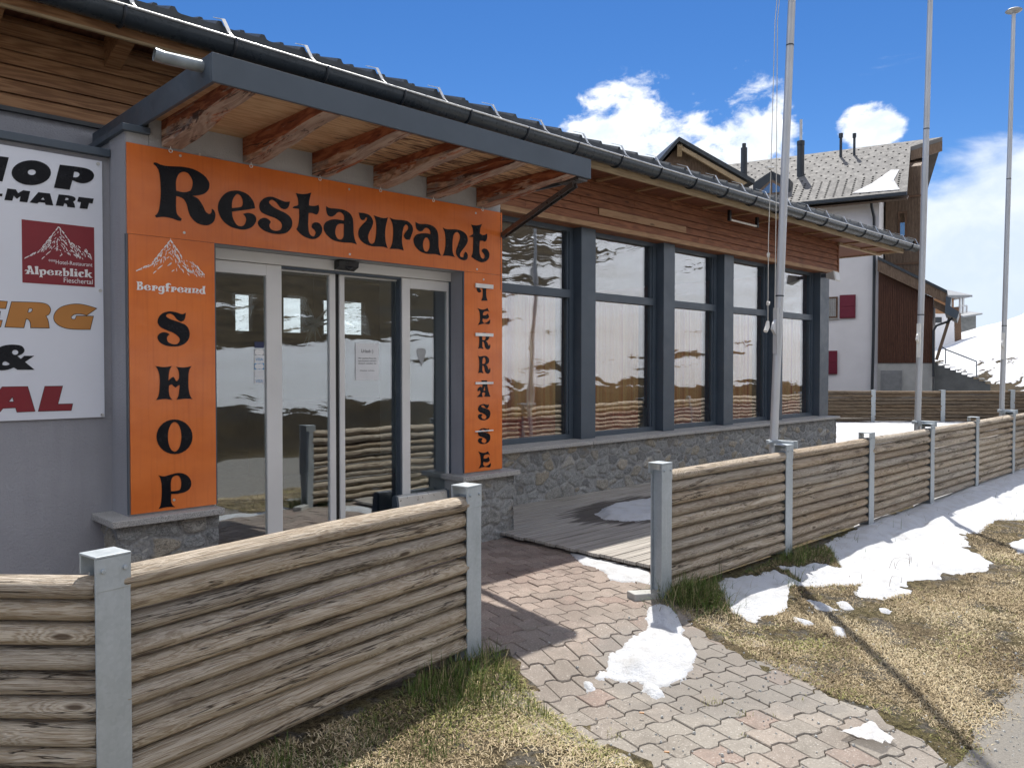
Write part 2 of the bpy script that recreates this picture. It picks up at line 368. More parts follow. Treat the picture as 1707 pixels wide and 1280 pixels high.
def m_log():
    mt, t, b, o = new_mat('weathered_log'); uv = uvn(t); r = orand(t)
    ux, uy, uz = sep(t, uv)
    q = comb(t, ma(t, 'ADD', ux, ma(t, 'MULTIPLY', r, 91)), ma(t, 'ADD', uy, ma(t, 'MULTIPLY', r, 13)), ma(t, 'MULTIPLY', r, 57))
    # sparse knots
    kq = vm(t, q, (2.3, 7.2, 1)); kv = N(t, 'ShaderNodeTexVoronoi', {'Vector': kq, 'Scale': 1.0, 'Randomness': 1.0}, feature='F1')
    kd = kv.outputs['Distance']
    kn = mr(t, kd, .0, .42, 1, 0, True)
    fld = ma(t, 'ADD', noise(t, vm(t, q, (.95, 9, 1)), 1.0, 6, .58, .8), ma(t, 'MULTIPLY', kn, .36))
    rings = ma(t, 'SINE', ma(t, 'MULTIPLY', fld, 96)); rg = mr(t, rings, -.95, .75, 0, 1, True)
    fine = noise(t, vm(t, q, (2.2, 150, 1)), 1.0, 5, .65)
    big = noise(t, vm(t, q, (.9, 5, 1)), 1.4, 4)
    fine = mr(t, ma(t, 'ADD', ma(t, 'MULTIPLY', fine, .7), ma(t, 'MULTIPLY', noise(t, vm(t, q, (9, 420, 1)), 1.0, 3, .6), .3)), .32, .68, 0, 1)
    g = ma(t, 'ADD', ma(t, 'MULTIPLY', rg, .36), ma(t, 'MULTIPLY', fine, .64))
    c = ramp(t, mr(t, g, .08, .92), [(0, (.24, .175, .115)), (.22, (.42, .335, .24)), (.5, (.55, .465, .36)), (.8, (.64, .565, .46)), (1, (.74, .675, .58))])
    c = mixc(t, mr(t, big, .42, .68, 0, .6), c, mixc(t, .45, c, (.27, .18, .09)))
    c = mixc(t, mr(t, r, .25, 1, 0, .65), c, mixc(t, g, (.24, .215, .185), (.50, .46, .41)))
    c = mixc(t, mr(t, ma(t, 'FRACT', ma(t, 'MULTIPLY', r, 7.3)), .6, 1, 0, .5), c, mixc(t, g, (.22, .135, .07), (.50, .37, .235)))
    c = mixc(t, mr(t, kd, .06, .10, .85, 0), c, (.075, .048, .03))
    c = mixc(t, mr(t, ma(t, 'ABSOLUTE', ma(t, 'SUBTRACT', kd, .15)), 0, .035, .6, 0), c, (.68, .60, .48))
    crack = mr(t, ma(t, 'ABSOLUTE', ma(t, 'SUBTRACT', noise(t, vm(t, q, (.55, 8, 1)), 1.0, 5, .6, .2), .5)), .0, .011, 1, 0)
    crack = ma(t, 'MULTIPLY', crack, mr(t, noise(t, vm(t, q, (1.2, 3, 1)), 1.0, 2), .44, .5))
    c = mixc(t, ma(t, 'MULTIPLY', crack, .9), c, (.02, .014, .01))
    stain = mr(t, noise(t, vm(t, q, (1.6, 5, 1)), 1.9, 7, .72), .55, .68, 0, .62)
    c = mixc(t, stain, c, (.14, .10, .07))
    setb(t, b, col=c, rough=.82, spec=.25)
    h = ma(t, 'SUBTRACT', ma(t, 'ADD', ma(t, 'MULTIPLY', rg, .5), fine), ma(t, 'MULTIPLY', crack, 2.2))
    bump(t, b, h, .75, .010)
    return mt
M['log'] = m_log()
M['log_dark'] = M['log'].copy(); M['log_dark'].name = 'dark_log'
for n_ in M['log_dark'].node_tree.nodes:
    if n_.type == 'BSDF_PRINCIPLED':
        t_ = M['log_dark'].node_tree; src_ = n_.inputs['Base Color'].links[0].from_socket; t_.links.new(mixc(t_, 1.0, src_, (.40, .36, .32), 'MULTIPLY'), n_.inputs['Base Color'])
def m_galv():
    mt, t, b, o = new_mat('galvanised_steel'); p = N(t, 'ShaderNodeTexCoord').outputs['Object']; r = orand(t)
    q = vm(t, p, comb(t, ma(t, 'MULTIPLY', r, 9), r, ma(t, 'MULTIPLY', r, 5)), 'ADD')
    v = N(t, 'ShaderNodeTexVoronoi', {'Vector': q, 'Scale': 75}).outputs['Color']; f = sep(t, v)[0]
    n = noise(t, vm(t, q, (1, 1, .5)), 9, 6, .65)
    c = mixc(t, ma(t, 'ADD', ma(t, 'MULTIPLY', f, .16), ma(t, 'MULTIPLY', n, .8)), (.27, .31, .335), (.53, .575, .605))
    c = mixc(t, mr(t, noise(t, vm(t, q, (30, 30, 1.6)), 1.0, 5), .6, .75, 0, .5), c, (.62, .64, .65))
    setb(t, b, col=c, rough=mr(t, n, .3, .7, .38, .6), metal=.25); bump(t, b, n, .1, .004); return mt
M['galv'] = m_galv()

def m_glass(name, f0, tint):
    mt = bpy.data.materials.new(name); mt.use_nodes = True; t = mt.node_tree; t.nodes.clear()
    p = pos(t); h = noise(t, vm(t, p, (1, 1, .6)), 1.4, 2)
    bn = N(t, 'ShaderNodeBump', {'Height': h, 'Strength': .10, 'Distance': .05}).outputs[0]
    lw = N(t, 'ShaderNodeLayerWeight', {0: .5}).outputs['Facing']
    f = ma(t, 'ADD', f0, ma(t, 'MULTIPLY', ma(t, 'POWER', lw, 4.2), 1-f0))
    gl = N(t, 'ShaderNodeBsdfGlossy', {'Color': (.95, .97, 1, 1), 'Roughness': .0}); t.links.new(bn, gl.inputs['Normal'])
    tr = N(t, 'ShaderNodeBsdfTransparent', {'Color': (*tint, 1)})
    mx = N(t, 'ShaderNodeMixShader', {0: f}); t.links.new(tr.outputs[0], mx.inputs[1]); t.links.new(gl.outputs[0], mx.inputs[2])
    t.links.new(mx.outputs[0], N(t, 'ShaderNodeOutputMaterial').inputs[0]); return mt
M['glass'] = m_glass('window_glass', .23, (.90, .91, .89))
M['door_glass'] = m_glass('door_glass', .215, (.86, .92, .92))

def m_curtain():
    mt, t, b, o = new_mat('curtain_fabric'); p = pos(t); x, y, z = sep(t, p)
    n = noise(t, comb(t, ma(t, 'MULTIPLY', x, 9), 0, 0), 1.0, 3)
    c = ramp(t, n, [(.36, (.34, .05, .02)), (.45, (.62, .27, .08)), (.55, (.74, .48, .18)), (.66, (.48, .12, .05))])
    c = mixc(t, mr(t, z, 1.02, .98), c, (.36, .03, .03))
    setb(t, b, col=c, rough=.9); return mt
M['curtain'] = m_curtain()

HEAP = (3.78, 2.33)
def m_paver():
    mt, t, b, o = new_mat('paving_blocks'); p = pos(t); tn = attr(t, 'tint')
    c = ramp(t, tn, [(0, (.27, .20, .165)), (.08, (.25, .205, .172)), (.16, (.235, .21, .178)), (.8, (.275, .25, .215)), (1, (.295, .25, .21))])
    x, y, z = sep(t, p)
    c = mixc(t, mr(t, y, 2.2, 4.0, 0, .75), c, mixc(t, tn, (.205, .145, .12), (.29, .215, .178)))
    sp = noise(t, p, 85, 4, .75); c = mixc(t, mr(t, sp, .57, .66, 0, .85), c, (.50, .47, .42))
    c = mixc(t, mr(t, sp, .42, .30, 0, .6), c, (.07, .06, .05))
    wet = mr(t, noise(t, p, 1.9, 5, .6), .50, .62, 0, .5); c = mixc(t, ma(t, 'MULTIPLY', wet, mr(t, y, 3.2, 4.3, .35, 1)), c, (.075, .05, .042))
    c = mixc(t, mr(t, noise(t, p, 7, 6, .7), .50, .70, 0, .5), c, (.13, .115, .095)); c = mixc(t, mr(t, noise(t, p, 2.3, 5, .6), .5, .68, 0, .35), c, (.15, .125, .10))
    ex = ma(t, 'DIVIDE', ma(t, 'SUBTRACT', x, HEAP[0]), .62); ey = ma(t, 'DIVIDE', ma(t, 'SUBTRACT', y, HEAP[1]), .62)
    hd = ma(t, 'ADD', ma(t, 'ADD', ma(t, 'MULTIPLY', ex, ex), ma(t, 'MULTIPLY', ey, ey)), ma(t, 'MULTIPLY', ma(t, 'SUBTRACT', noise(t, p, 4, 5, .6), .5), 2.2))
    wetm = mr(t, hd, .75, 1.15, .55, 0); c = mixc(t, wetm, c, (.085, .072, .058))
    setb(t, b, col=c, rough=mr(t, wetm, 0, .5, .85, .5)); bump(t, b, noise(t, p, 120, 4, .75), .7, .005); return mt
M['paver'] = m_paver()
def m_deck():
    mt, t, b, o = new_mat('deck_boards'); p = pos(t); tn = attr(t, 'tint'); x, y, z = sep(t, p)
    q = vm(t, p, comb(t, ma(t, 'MULTIPLY', tn, 31), 0, ma(t, 'MULTIPLY', tn, 9)), 'ADD')
    g = noise(t, vm(t, q, (1.5, 70, 1)), 1.0, 5, .65)
    c = mixc(t, mr(t, g, .3, .7), (.17, .155, .137), (.52, .485, .435))
    gv = mr(t, ma(t, 'SINE', ma(t, 'MULTIPLY', y, 2*math.pi/.0205)), -.9, -.3, .35, 0)
    c = mixc(t, gv, c, (.09, .075, .063))
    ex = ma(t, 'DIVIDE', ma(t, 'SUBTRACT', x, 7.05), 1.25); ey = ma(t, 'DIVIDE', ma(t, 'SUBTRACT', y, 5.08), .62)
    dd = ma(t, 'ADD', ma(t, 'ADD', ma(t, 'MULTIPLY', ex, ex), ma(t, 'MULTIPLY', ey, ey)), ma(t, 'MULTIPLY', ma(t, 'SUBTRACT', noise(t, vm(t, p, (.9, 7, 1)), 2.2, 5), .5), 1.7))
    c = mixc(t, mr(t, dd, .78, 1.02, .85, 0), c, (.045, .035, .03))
    c = mixc(t, mr(t, noise(t, p, 1.7, 5), .55, .75, 0, .3), c, (.10, .10, .06))
    setb(t, b, col=c, rough=.8); bump(t, b, ma(t, 'SUBTRACT', g, ma(t, 'MULTIPLY', gv, 2)), .35, .005); return mt
M['deck'] = m_deck()

def m_ground():
    mt, t, b, o = new_mat('ground_surface'); p = pos(t); x, y, z = sep(t, p)
    n = noise(t, p, .9, 6, .62); f = mr(t, ma(t, 'ADD', ma(t, 'MULTIPLY', noise(t, p, 34, 5, .75), .55), ma(t, 'MULTIPLY', noise(t, p, 170, 4, .75), .45)), .36, .64, .05, .95); m2 = noise(t, p, 5, 5, .65)
    tan = mixc(t, mr(t, f, .3, .7), (.055, .042, .026), (.27, .21, .125))
    tan = mixc(t, mr(t, n, .42, .62, 0, .6), tan, mixc(t, mr(t, f, .3, .7), (.045, .043, .018), (.19, .175, .07)))
    soil = mixc(t, mr(t, f, .3, .7), (.085, .077, .068), (.21, .195, .17))
    near = mixc(t, mr(t, m2, .50, .60, 0, .85, True), tan, soil)
    # far slope: old snow lying in bands between brown turf
    br = mixc(t, mr(t, noise(t, p, 1.2, 7, .65), .3, .7), (.030, .023, .014), (.085, .064, .037))
    br = mixc(t, mr(t, noise(t, vm(t, p, (.5, 1, 2)), .33, 4), .55, .66, 0, .8), br, (.045, .040, .034))
    band = noise(t, vm(t, p, (.022, .045, .105)), 1.0, 4, .55, .45); det = noise(t, vm(t, p, (.09, .22, .5)), 1.0, 7, .62, .3)
    s = ma(t, 'ADD', ma(t, 'MULTIPLY', band, .62), ma(t, 'MULTIPLY', det, .56))
    s = ma(t, 'ADD', s, ma(t, 'MULTIPLY', ma(t, 'SUBTRACT', noise(t, vm(t, p, (.55, 1.2, 2.6)), 1.0, 6, .65, .4), .5), .42))
    s = ma(t, 'ADD', s, attr(t, 'snowbias'))
    snf = mr(t, s, .525, .541, 0, 1, True)
    snc = mixc(t, mr(t, noise(t, vm(t, p, (.06, .2, .4)), 1.0, 6, .6), .42, .7, 0, .55), (.68, .695, .72), (.47, .455, .43))
    far = mixc(t, snf, br, snc)
    fm = attr(t, 'farmask')
    c = mixc(t, fm, near, far)
    setb(t, b, col=c, rough=.95, spec=.15)
    bump(t, b, ma(t, 'ADD', f, ma(t, 'MULTIPLY', m2, 1.0)), .9, .022); return mt
M['ground'] = m_ground()
def m_road():
    mt, t, b, o = new_mat('road_surface'); p = pos(t)
    f = noise(t, p, 90, 4, .7); n = noise(t, vm(t, p, (.5, 2, 1)), 1.5, 6, .6)
    c = mixc(t, mr(t, f, .3, .7), (.10, .094, .083), (.24, .225, .20)); c = mixc(t, mr(t, n, .45, .65, 0, .6), c, (.20, .18, .15))
    c = mixc(t, mr(t, noise(t, p, 260, 2, .8), .64, .7, 0, .5), c, (.45, .43, .40))
    setb(t, b, col=c, rough=.9); bump(t, b, f, .5, .006); return mt
M['road'] = m_road()
def m_snow():
    mt, t, b, o = new_mat('old_snow'); p = pos(t)
    n = noise(t, p, 7, 6, .6); c = mixc(t, mr(t, n, .46, .70, 0, .7), (.55, .565, .59), (.42, .415, .405))
    c = mixc(t, mr(t, noise(t, p, 45, 4, .7), .64, .76, 0, .6), c, (.33, .30, .26))
    setb(t, b, col=c, rough=.65, spec=.3); b.inputs['Subsurface Weight'].default_value = .0
    bump(t, b, ma(t, 'ADD', noise(t, p, 60, 6, .7), ma(t, 'MULTIPLY', n, 2.2)), .8, .016); return mt
M['snow'] = m_snow()
def m_grass(name, stops, rough=.75):
    mt, t, b, o = new_mat(name); tn = attr(t, 'tint')
    setb(t, b, col=ramp(t, tn, stops), rough=rough, spec=.25); return mt
M['dry_grass'] = m_grass('dry_grass', [(0, (.085, .06, .035)), (.25, (.27, .205, .115)), (.55, (.47, .375, .23)), (.78, (.62, .53, .36)), (.86, (.20, .20, .06)), (1, (.32, .315, .105))])
M['green_grass'] = m_grass('green_grass', [(0, (.035, .062, .014)), (.4, (.075, .125, .025)), (.68, (.13, .185, .045)), (.8, (.26, .21, .11)), (1, (.42, .34, .20))])
M['spout'] = plain('zinc_spout', (.24, .275, .295), .45, .4, .2, 12)
M['brace_steel'] = plain('brace_steel', (.17, .165, .165), .32, .6, .15, 8)
M['hook_dark'] = plain('hook_dark', (.02, .02, .02), .9, spec=.05)
M['hotel_roof'] = plain('hotel_shingle', (.145, .14, .134), .8, 0, .16, 1.5, .25, 14)
def m_plastic():
    mt, t, b, o = new_mat('clear_plastic'); setb(t, b, col=(.8, .8, .8), rough=.25); b.inputs['Alpha'].default_value = .55; return mt
M['film'] = m_plastic()
M['bark'] = plain('twig', (.14, .095, .06), .9)
# ------------------------------------------------------------------ ground
def foot(x):
    x = np.asarray(x, float)
    return np.where(x < 24, -3.2, np.where(x < 60, -3.2+(x-24)*.535, np.where(x < 104, 16.06+(x-60)*.75, 49.06+(x-104)*.227)))
def hill(x, y):
    d = foot(x)-y; dd = np.maximum(d, 0)
    bank = .75*sst(0, 1.6, d+.5*fbm(x*.35, y*.35, 3))*sst(70, 30, x)
    h = bank+np.where(dd < 60, .30*dd, 18+.45*(dd-60))*sst(0, 4, dd)
    h = h+np.minimum(dd, 30)*.16*fbm(x*.045, y*.06, 4)*sst(0, 8, dd)+.35*fbm(x*.4, y*.4, 3)*sst(.5, 4, dd)
    return h
def mountains(x, y):
    r = np.hypot(x, y); a = np.degrees(np.arctan2(x, y))
    mk = sst(170, 330, r)*sst(-75, -40, a)*sst(54, 44, a)*(y > 0)
    return mk*(34+70*fbm(x*.012+9, y*.012, 5))
def gfull(x, y): return ground_near(x, y)+hill(x, y)+mountains(x, y)
xs = np.concatenate([np.arange(-260, -12, 8), np.arange(-12, -2, 1), np.arange(-2, 2, .2), np.arange(2, 6, .08), np.arange(6, 16, .2), np.arange(16, 64, 1), np.arange(64, 320, 5)])
ys = np.concatenate([np.arange(-240, -40, 5), np.arange(-40, -5, .8), np.arange(-5, .6, .2), np.arange(.6, 5.8, .08), np.arange(5.8, 6.2, .2), np.arange(6.2, 44, 1), np.arange(44, 430, 8)])
gx, gy = np.meshgrid(xs, ys); zz = gfull(gx, gy)
zz = zz + np.where((gx > -2) & (gx < 16) & (gy < 3) & (gy > 1.0), .018*fbm(gx*3, gy*3, 3), 0)
def path_l(y): return np.interp(y, [.8, 1.6, 2.2, 2.7, 3.28], [2.45, 2.56, 2.64, 2.74, 2.96])
def path_r(y): return np.interp(y, [.8, 1.2, 1.45, 1.95, 2.6, 3.28], [3.7, 3.86, 3.95, 4.05, 4.34, 4.5])
ragged = .10*fbm(gx*3.1, gy*3.1, 3)
zz = zz-.030*((gx > path_l(gy)+.13+ragged) & (gx < path_r(gy)-.12+ragged) & (gy > 1.12+.2*fbm(gx*2, gy*0+3, 3)) & (gy < 3.28))-.030*((gy >= 3.28) & (gy < 6.1) & (gx > -.3) & (gx < 5.2))
zz = zz+np.where((gy < 3.2) & (gy > 1.0) & (gx > 0) & (gx < 9), .012+.03*np.maximum(fbm(gx*2.3, gy*2.3, 3), -.1), 0)
def grid_faces(nx, ny):
    i = np.arange(nx-1)[None, :]+np.arange(ny-1)[:, None]*nx; i = i.ravel()
    return np.stack([i, i+1, i+1+nx, i+nx], 1)
def np_mesh(name, verts, faces, mat, attrs=None, smooth=True, face_tint=None):
    me = bpy.data.meshes.new(name); k = faces.shape[1]
    me.vertices.add(len(verts)); me.vertices.foreach_set('co', np.asarray(verts, np.float32).ravel())
    me.loops.add(faces.size); me.loops.foreach_set('vertex_index', faces.astype(np.int32).ravel())
    me.polygons.add(len(faces)); me.polygons.foreach_set('loop_start', np.arange(0, faces.size, k, dtype=np.int32))
    me.update(calc_edges=True)
    if smooth: me.polygons.foreach_set('use_smooth', np.ones(len(faces), bool))
    for n_, a_ in (attrs or {}).items():
        at = me.attributes.new(n_, 'FLOAT', 'POINT'); at.data.foreach_set('value', np.asarray(a_, np.float32).ravel())
    if face_tint is not None:
        at = me.attributes.new('tint', 'FLOAT', 'FACE'); at.data.foreach_set('value', np.asarray(face_tint, np.float32))
    me.materials.append(mat); me.update()
    ob = bpy.data.objects.new(name, me); S.collection.objects.link(ob); return ob
far = np.maximum(sst(-1.2, .6, foot(gx)-gy), sst(19, 27, gx)); far = np.maximum(far, sst(60, 120, gy))
dft = foot(gx)-gy
sbias = .018-.22*sst(3.0, .3, dft+1.2*fbm(gx*.9, gy*.9, 3))+.038*sst(40, 70, gx)*(gy > 0)
brown = sst(5.2, 6.6, dft+3*fbm(gx*.12, gy*.12, 3))*sst(1.06, .88, (gx+6*fbm(gx*.08, gy*.1, 3))/np.maximum(14.2+dft, 1))
sbias = sbias-.135*brown+.16*sst(120, 180, gy)
ob = np_mesh('ground', np.stack([gx.ravel(), gy.ravel(), zz.ravel()], 1), grid_faces(len(xs), len(ys)), M['ground'], {'farmask': far, 'snowbias': sbias})
tag(ob, kind='structure')
# road behind the camera
rx = np.concatenate([np.arange(-60, -4, 2), np.arange(-4, 16, .05), np.arange(16, 48, 1)])
rt = np.linspace(0, 1, 30)
RX, RT = np.meshgrid(rx, rt)
y_in = 1.10+.16*fbm(rx*1.7, rx*0, 4)+.12*fbm(rx*11, rx*0+8, 3)-.05*np.maximum(rx-5, 0)
y_out = -2.75+.5*fbm(rx*.8, rx*0+4, 4)+np.maximum(rx-22, 0)*.4
RY = y_in[None, :]*(1-RT)+y_out[None, :]*RT
ob = np_mesh('road', np.stack([RX.ravel(), RY.ravel(), (gfull(RX, RY)+.012).ravel()], 1), grid_faces(len(rx), 30), M['road'])
tag(ob, kind='structure')
# paving path
mb = MB(); ang = R(-13); ca, sa = math.cos(ang), math.sin(ang); ox, oy = 3.4, 1.0
PJ = .15
def wav(a):
    q = (a/.168) % 1.0; h = .0148
    return float(np.interp(q, [0, .08, .10, .40, .42, .58, .60, .90, .92, 1], [0, h*.94, h, h, h*.94, -h*.94, -h, -h, -h*.94, 0]))
def on_path(x, y):
    if y > 3.28: return -.2 < x < 5.22 and y < 5.62
    l = np.interp(y, [.8, 1.6, 2.2, 2.7, 3.28], [2.45, 2.56, 2.64, 2.74, 2.96]); r = np.interp(y, [.8, 1.2, 1.45, 1.95, 2.6, 3.28], [3.7, 3.86, 3.95, 4.05, 4.34, 4.5])
    return l-.10 < x < r+.10 and y > .98+.16*float(fbm(x*2.1, 3., 3))+.10*max(0, x-3.3)
for j in range(-8, 42):
    for i in range(-32, 30):
        a0 = i*.168+(j % 2)*.084; aa = [a0+.0024]+[a0+.168*k for k in (.08, .10, .25, .40, .42, .50, .58, .60, .75, .90, .92)]+[a0+.1656]
        cx_, cy_ = a0+.084, (j+.5)*PJ
        wx, wy = ox+ca*cx_-sa*cy_, oy+sa*cx_+ca*cy_
        if not on_path(wx, wy): continue
        g = .0024
        lo = [(q, j*PJ+wav(q)+g) for q in aa]; hi = [(q, (j+1)*PJ+wav(q)-g) for q in aa[::-1]]
        ring = lo+hi; n = len(ring); dz = random.uniform(-.003, .003); tx, ty = random.uniform(-.008, .008), random.uniform(-.008, .008)
        def P(q, ins, z):
            qa = cx_+(q[0]-cx_)*(1-ins*9); qb = cy_+(q[1]-cy_)*(1-ins*10)
            X, Y = ox+ca*qa-sa*qb, oy+sa*qa+ca*qb
            return (X, Y, float(ground_near(X, Y))+.012+dz+tx*(qa-cx_)+ty*(qb-cy_)-z)
        vs = [P(q, .0045, 0) for q in ring]+[P(q, 0, .005) for q in ring]+[P(q, 0, .05) for q in ring]
        fs = [(k, k+1, n-2-k, n-1-k) for k in range(len(aa)-1)]
        for lv in (0, n): fs += [(lv+k, lv+n+k, lv+n+(k+1) % n, lv+(k+1) % n) for k in range(n)]
        mb.add(vs, fs)
ob = mb.build('path', M['paver']); tag(ob, kind='structure')
# timber terrace deck
mb = MB(); y = 3.36; 
while y < 6.24:
    x = 4.98+random.uniform(-.012, .012)
    while x < 24:
        ln = random.uniform(3.4, 4.2); x1 = min(x+ln, 24.2)
        z = .066+random.uniform(-.003, .003); mb.box(x, x1-.004, y, y+.114, z-.026, z); x = x1
    y += .1245
ob = mb.build('terrace_deck', M['deck'], bevel=.003); tag(ob, kind='structure')
mb = MB()
for x in np.arange(5.10, 24, .6): mb.box(x, x+.06, 3.42, 6.2, -.04, .028)
y = 6.24
while y < 15:
    x = 14.75+random.uniform(-.012, .012); x1 = 25.5
    mb.box(x, x1, y, y+.118, .03, .066+random.uniform(-.003, .003)); y += .1235
ob = mb.build('terrace_deck', M['deck']); tag(ob, kind='structure')
# ------------------------------------------------------------------ restaurant building
YS, YW = 5.30, 6.30           # portal plane, cladding plane
bld = thing('restaurant_building', (8, 8, 0), 'single storey restaurant with dark tiled roof, larch cladding and five tall grey windows', 'building')
# walls
mb = MB()
mb.box(1.735, 1.87, YS+.012, 6.3, .60, 3.10); mb.box(1.872, 2.29, YS+.012, 6.6, .60, 3.212); mb.box(4.55, 5.005, YS+.012, 6.6, .60, 3.212); mb.box(2.29, 4.55, YS+.012, 6.6, 2.455, 3.212)
mb.build('portal_wall', M['plaster_pale'], bld)
mb = MB(); mb.box(1.725, 1.735, YS+.014, 5.62, .635, 3.10); mb.box(2.29, 2.293, YS+.02, 5.52, .03, 2.455); mb.box(4.547, 4.55, YS+.02, 5.52, .03, 2.455)
mb.box(-6, 1.735, 5.62, 6.3, -.2, 2.985); mb.box(-6, 1.9, 6.31, 6.5, 2.9, 3.36)
mb.build('side_wall', M['plaster'], bld)
mb = MB(); mb.box(-6, 1.722, 5.575, 6.32, 2.985, 3.035); mb.box(1.70, 1.872, 5.275, 6.25, 3.10, 3.143)
mb.build('coping', M['anthracite'], bld, bevel=.004)
# stone plinths with granite ledges
def stone_field(U, V, seed):
    rr = np.random.default_rng(seed); cu, cv = .175, .105; nu, nv = int(U.max()/cu)+5, int(V.max()/cv)+5
    ju = rr.uniform(-.48, .48, (nu, nv)); jv = rr.uniform(-.46, .46, (nu, nv)); wgt = rr.uniform(-.04, .035, (nu, nv)); cid = rr.random((nu, nv))
    Uw = U+.035*fbm(U*7, V*7, 3); Vw = V+.028*fbm(U*7+9, V*7, 3); iu = np.floor(Uw/cu).astype(int); iv = np.floor(Vw/cv).astype(int)
    f1 = np.full(U.shape, 9.); f2 = np.full(U.shape, 9.); ci = np.zeros(U.shape)
    for a in (-2, -1, 0, 1, 2):
        for b in (-2, -1, 0, 1, 2):
            A = np.clip(iu+a+2, 0, nu-1); B = np.clip(iv+b+2, 0, nv-1)
            d = np.hypot((Uw-((iu+a)+.5+ju[A, B])*cu)/cu, ((Vw-((iv+b)+.5+jv[A, B])*cv)/cv))*.14-wgt[A, B]
            n1 = d < f1; f2 = np.where(n1, f1, np.minimum(f2, d)); ci = np.where(n1, cid[A, B], ci); f1 = np.where(n1, d, f1)
    return (f2-f1)*6, ci
def stone_face(P0, du, dv, nrm, lu, lv, seed, parent, step=.013):
    nu, nv = int(lu/step)+2, int(lv/step)+2
    U, V = np.meshgrid(np.linspace(0, lu, nu), np.linspace(0, lv, nv)); e, ci = stone_field(U+.3, V+.3, seed)
    h = .018*sst(.03, .20, e)*(.55+.75*ci)+.016*fbm(U*16, V*16, 4)*sst(.05, .3, e)+.006*fbm(U*40, V*40, 2)-.004
    P = np.array(P0)+U[..., None]*np.array(du)+V[..., None]*np.array(dv)+h[..., None]*np.array(nrm)
    ob = np_mesh('stone_plinth', P.reshape(-1, 3)-np.array(wloc(parent)), grid_faces(nu, nv), M['stone'], {'edge': e, 'cid': ci}); ob.parent = parent; return ob
stone_face((1.645, 5.285, -.15), (1, 0, 0), (0, 0, 1), (0, -1, 0), .655, .745, 3, bld)
stone_face((1.665, 5.72, -.15), (0, -1, 0), (0, 0, 1), (-1, 0, 0), .44, .745, 4, bld)
stone_face((4.49, 5.285, -.15), (1, 0, 0), (0, 0, 1), (0, -1, 0), .655, .745, 5, bld)
stone_face((5.125, 5.27, -.15), (0, 1, 0), (0, 0, 1), (1, 0, 0), .98, .745, 6, bld)
stone_face((5.0, 6.215, -.15), (1, 0, 0), (0, 0, 1), (0, -1, 0), 9.37, .808, 7, bld)
stone_face((14.35, 6.20, -.15), (0, 1, 0), (0, 0, 1), (1, 0, 0), 7.6, .808, 8, bld, .03)
for bx_ in ((1.68, 2.292, 5.29, 5.72, -.15, .594), (4.50, 5.12, 5.29, 6.25, -.15, .594), (5.0, 14.34, 6.222, 6.5, -.15, .657), (14.06, 14.34, 6.5, 13.8, -.15, .657)):
    MB().box(*bx_).build('wall_core', M['concrete'], bld)
for bx_ in [(1.595, 2.315, 5.205, 5.63, .595, .640), (4.46, 5.165, 5.205, 5.7, .595, .640), (14.07, 14.43, 6.57, 13.8, .658, .703)]+[(a, b_, 6.148, 6.56, .658, .703) for a, b_ in ((5.0, 7.35), (7.356, 9.6), (9.606, 12.2), (12.206, 14.42))]:
    MB().box(*bx_).build('granite_sill', M['granite'], bld, bevel=.006)
# cladding boards
def clad(mb, x0, x1, z0, z1, y, h=.098, pale=None):
    z = z0; k = 0
    while z < z1-.01:
        zt = min(z+h, z1); x = x0
        while x < x1:
            e = min(x+random.uniform(1.2, 3.6), x1)
            if x1-e < .5: e = x1
            mb.hexa([(x, y-.004, z), (e-.003, y-.004, z), (e-.003, y+.03, z), (x, y+.03, z), (x, y+.012, zt-.006), (e-.003, y+.012, zt-.006), (e-.003, y+.03, zt-.006), (x, y+.03, zt-.006)])
            x = e
        z = zt; k += 1
mb = MB(); clad(mb, 4.9, 14.62, 3.40, 3.96, YW); mb.box(4.9, 14.6, YW+.03, 6.7, 3.34, 3.96, .1)
mb.box(14.36, 14.40, 6.66, 13.8, .66, 3.3, .4); mb.box(14.60, 14.64, 6.31, 13.8, 3.33, 3.96, .4); mb.box(14.605, 14.645, YW-.01, YW+.04, 3.33, 3.96, .9)
mb.build('timber_cladding', M['clad'], bld)
mb = MB(); mb.box(4.95, 14.6, YW-.012, YW+.03, 3.335, 3.395); mb.box(7.62, 9.55, YW-.012, YW+.02, 3.50, 3.59)
mb.build('pale_board', M['clad_pale'], bld)
mb = MB(); clad(mb, -6, 4.9, 3.39, 4.02, YW, .098); mb.build('timber_cladding', M['clad_left'], bld)
mb = MB(); mb.box(-6, 2.0, YW-.03, YW+.02, 3.355, 3.385); mb.build('drip_edge', M['anthracite_dark'], bld)
# eaves
mb = MB()
for i in range(46): mb.box(-6+i*.5, -6+i*.5+.494, 5.87, 6.9, 4.035, 4.06)
mb.box(14.65, 16.6, 6.9, 14, 4.03, 4.05)
for i in range(30): mb.box(4.6+i*.4, 4.6+i*.4+.394, 5.872, 6.297, 3.926, 3.94)
mb.box(14.65, 16.56, 6.32, 14, 3.926, 3.94); mb.build('soffit', M['soffit'], bld)
for i, x in enumerate(np.arange(-5.24, 16.5, .8)):
    mb = MB()
    if x < 4: mb.hexa([(x-.055, 5.95, 3.93), (x+.055, 5.95, 3.93), (x+.055, 6.29, 3.82), (x-.055, 6.29, 3.82), (x-.055, 5.95, 4.03), (x+.055, 5.95, 4.03), (x+.055, 6.29, 4.03), (x-.055, 6.29, 4.03)])
    else: mb.box(x-.03, x+.03, 5.872, 6.27, 3.898, 3.9255)
    mb.build('rafter', M['clad_left'] if x < 4 else M['clad_pale'], bld)
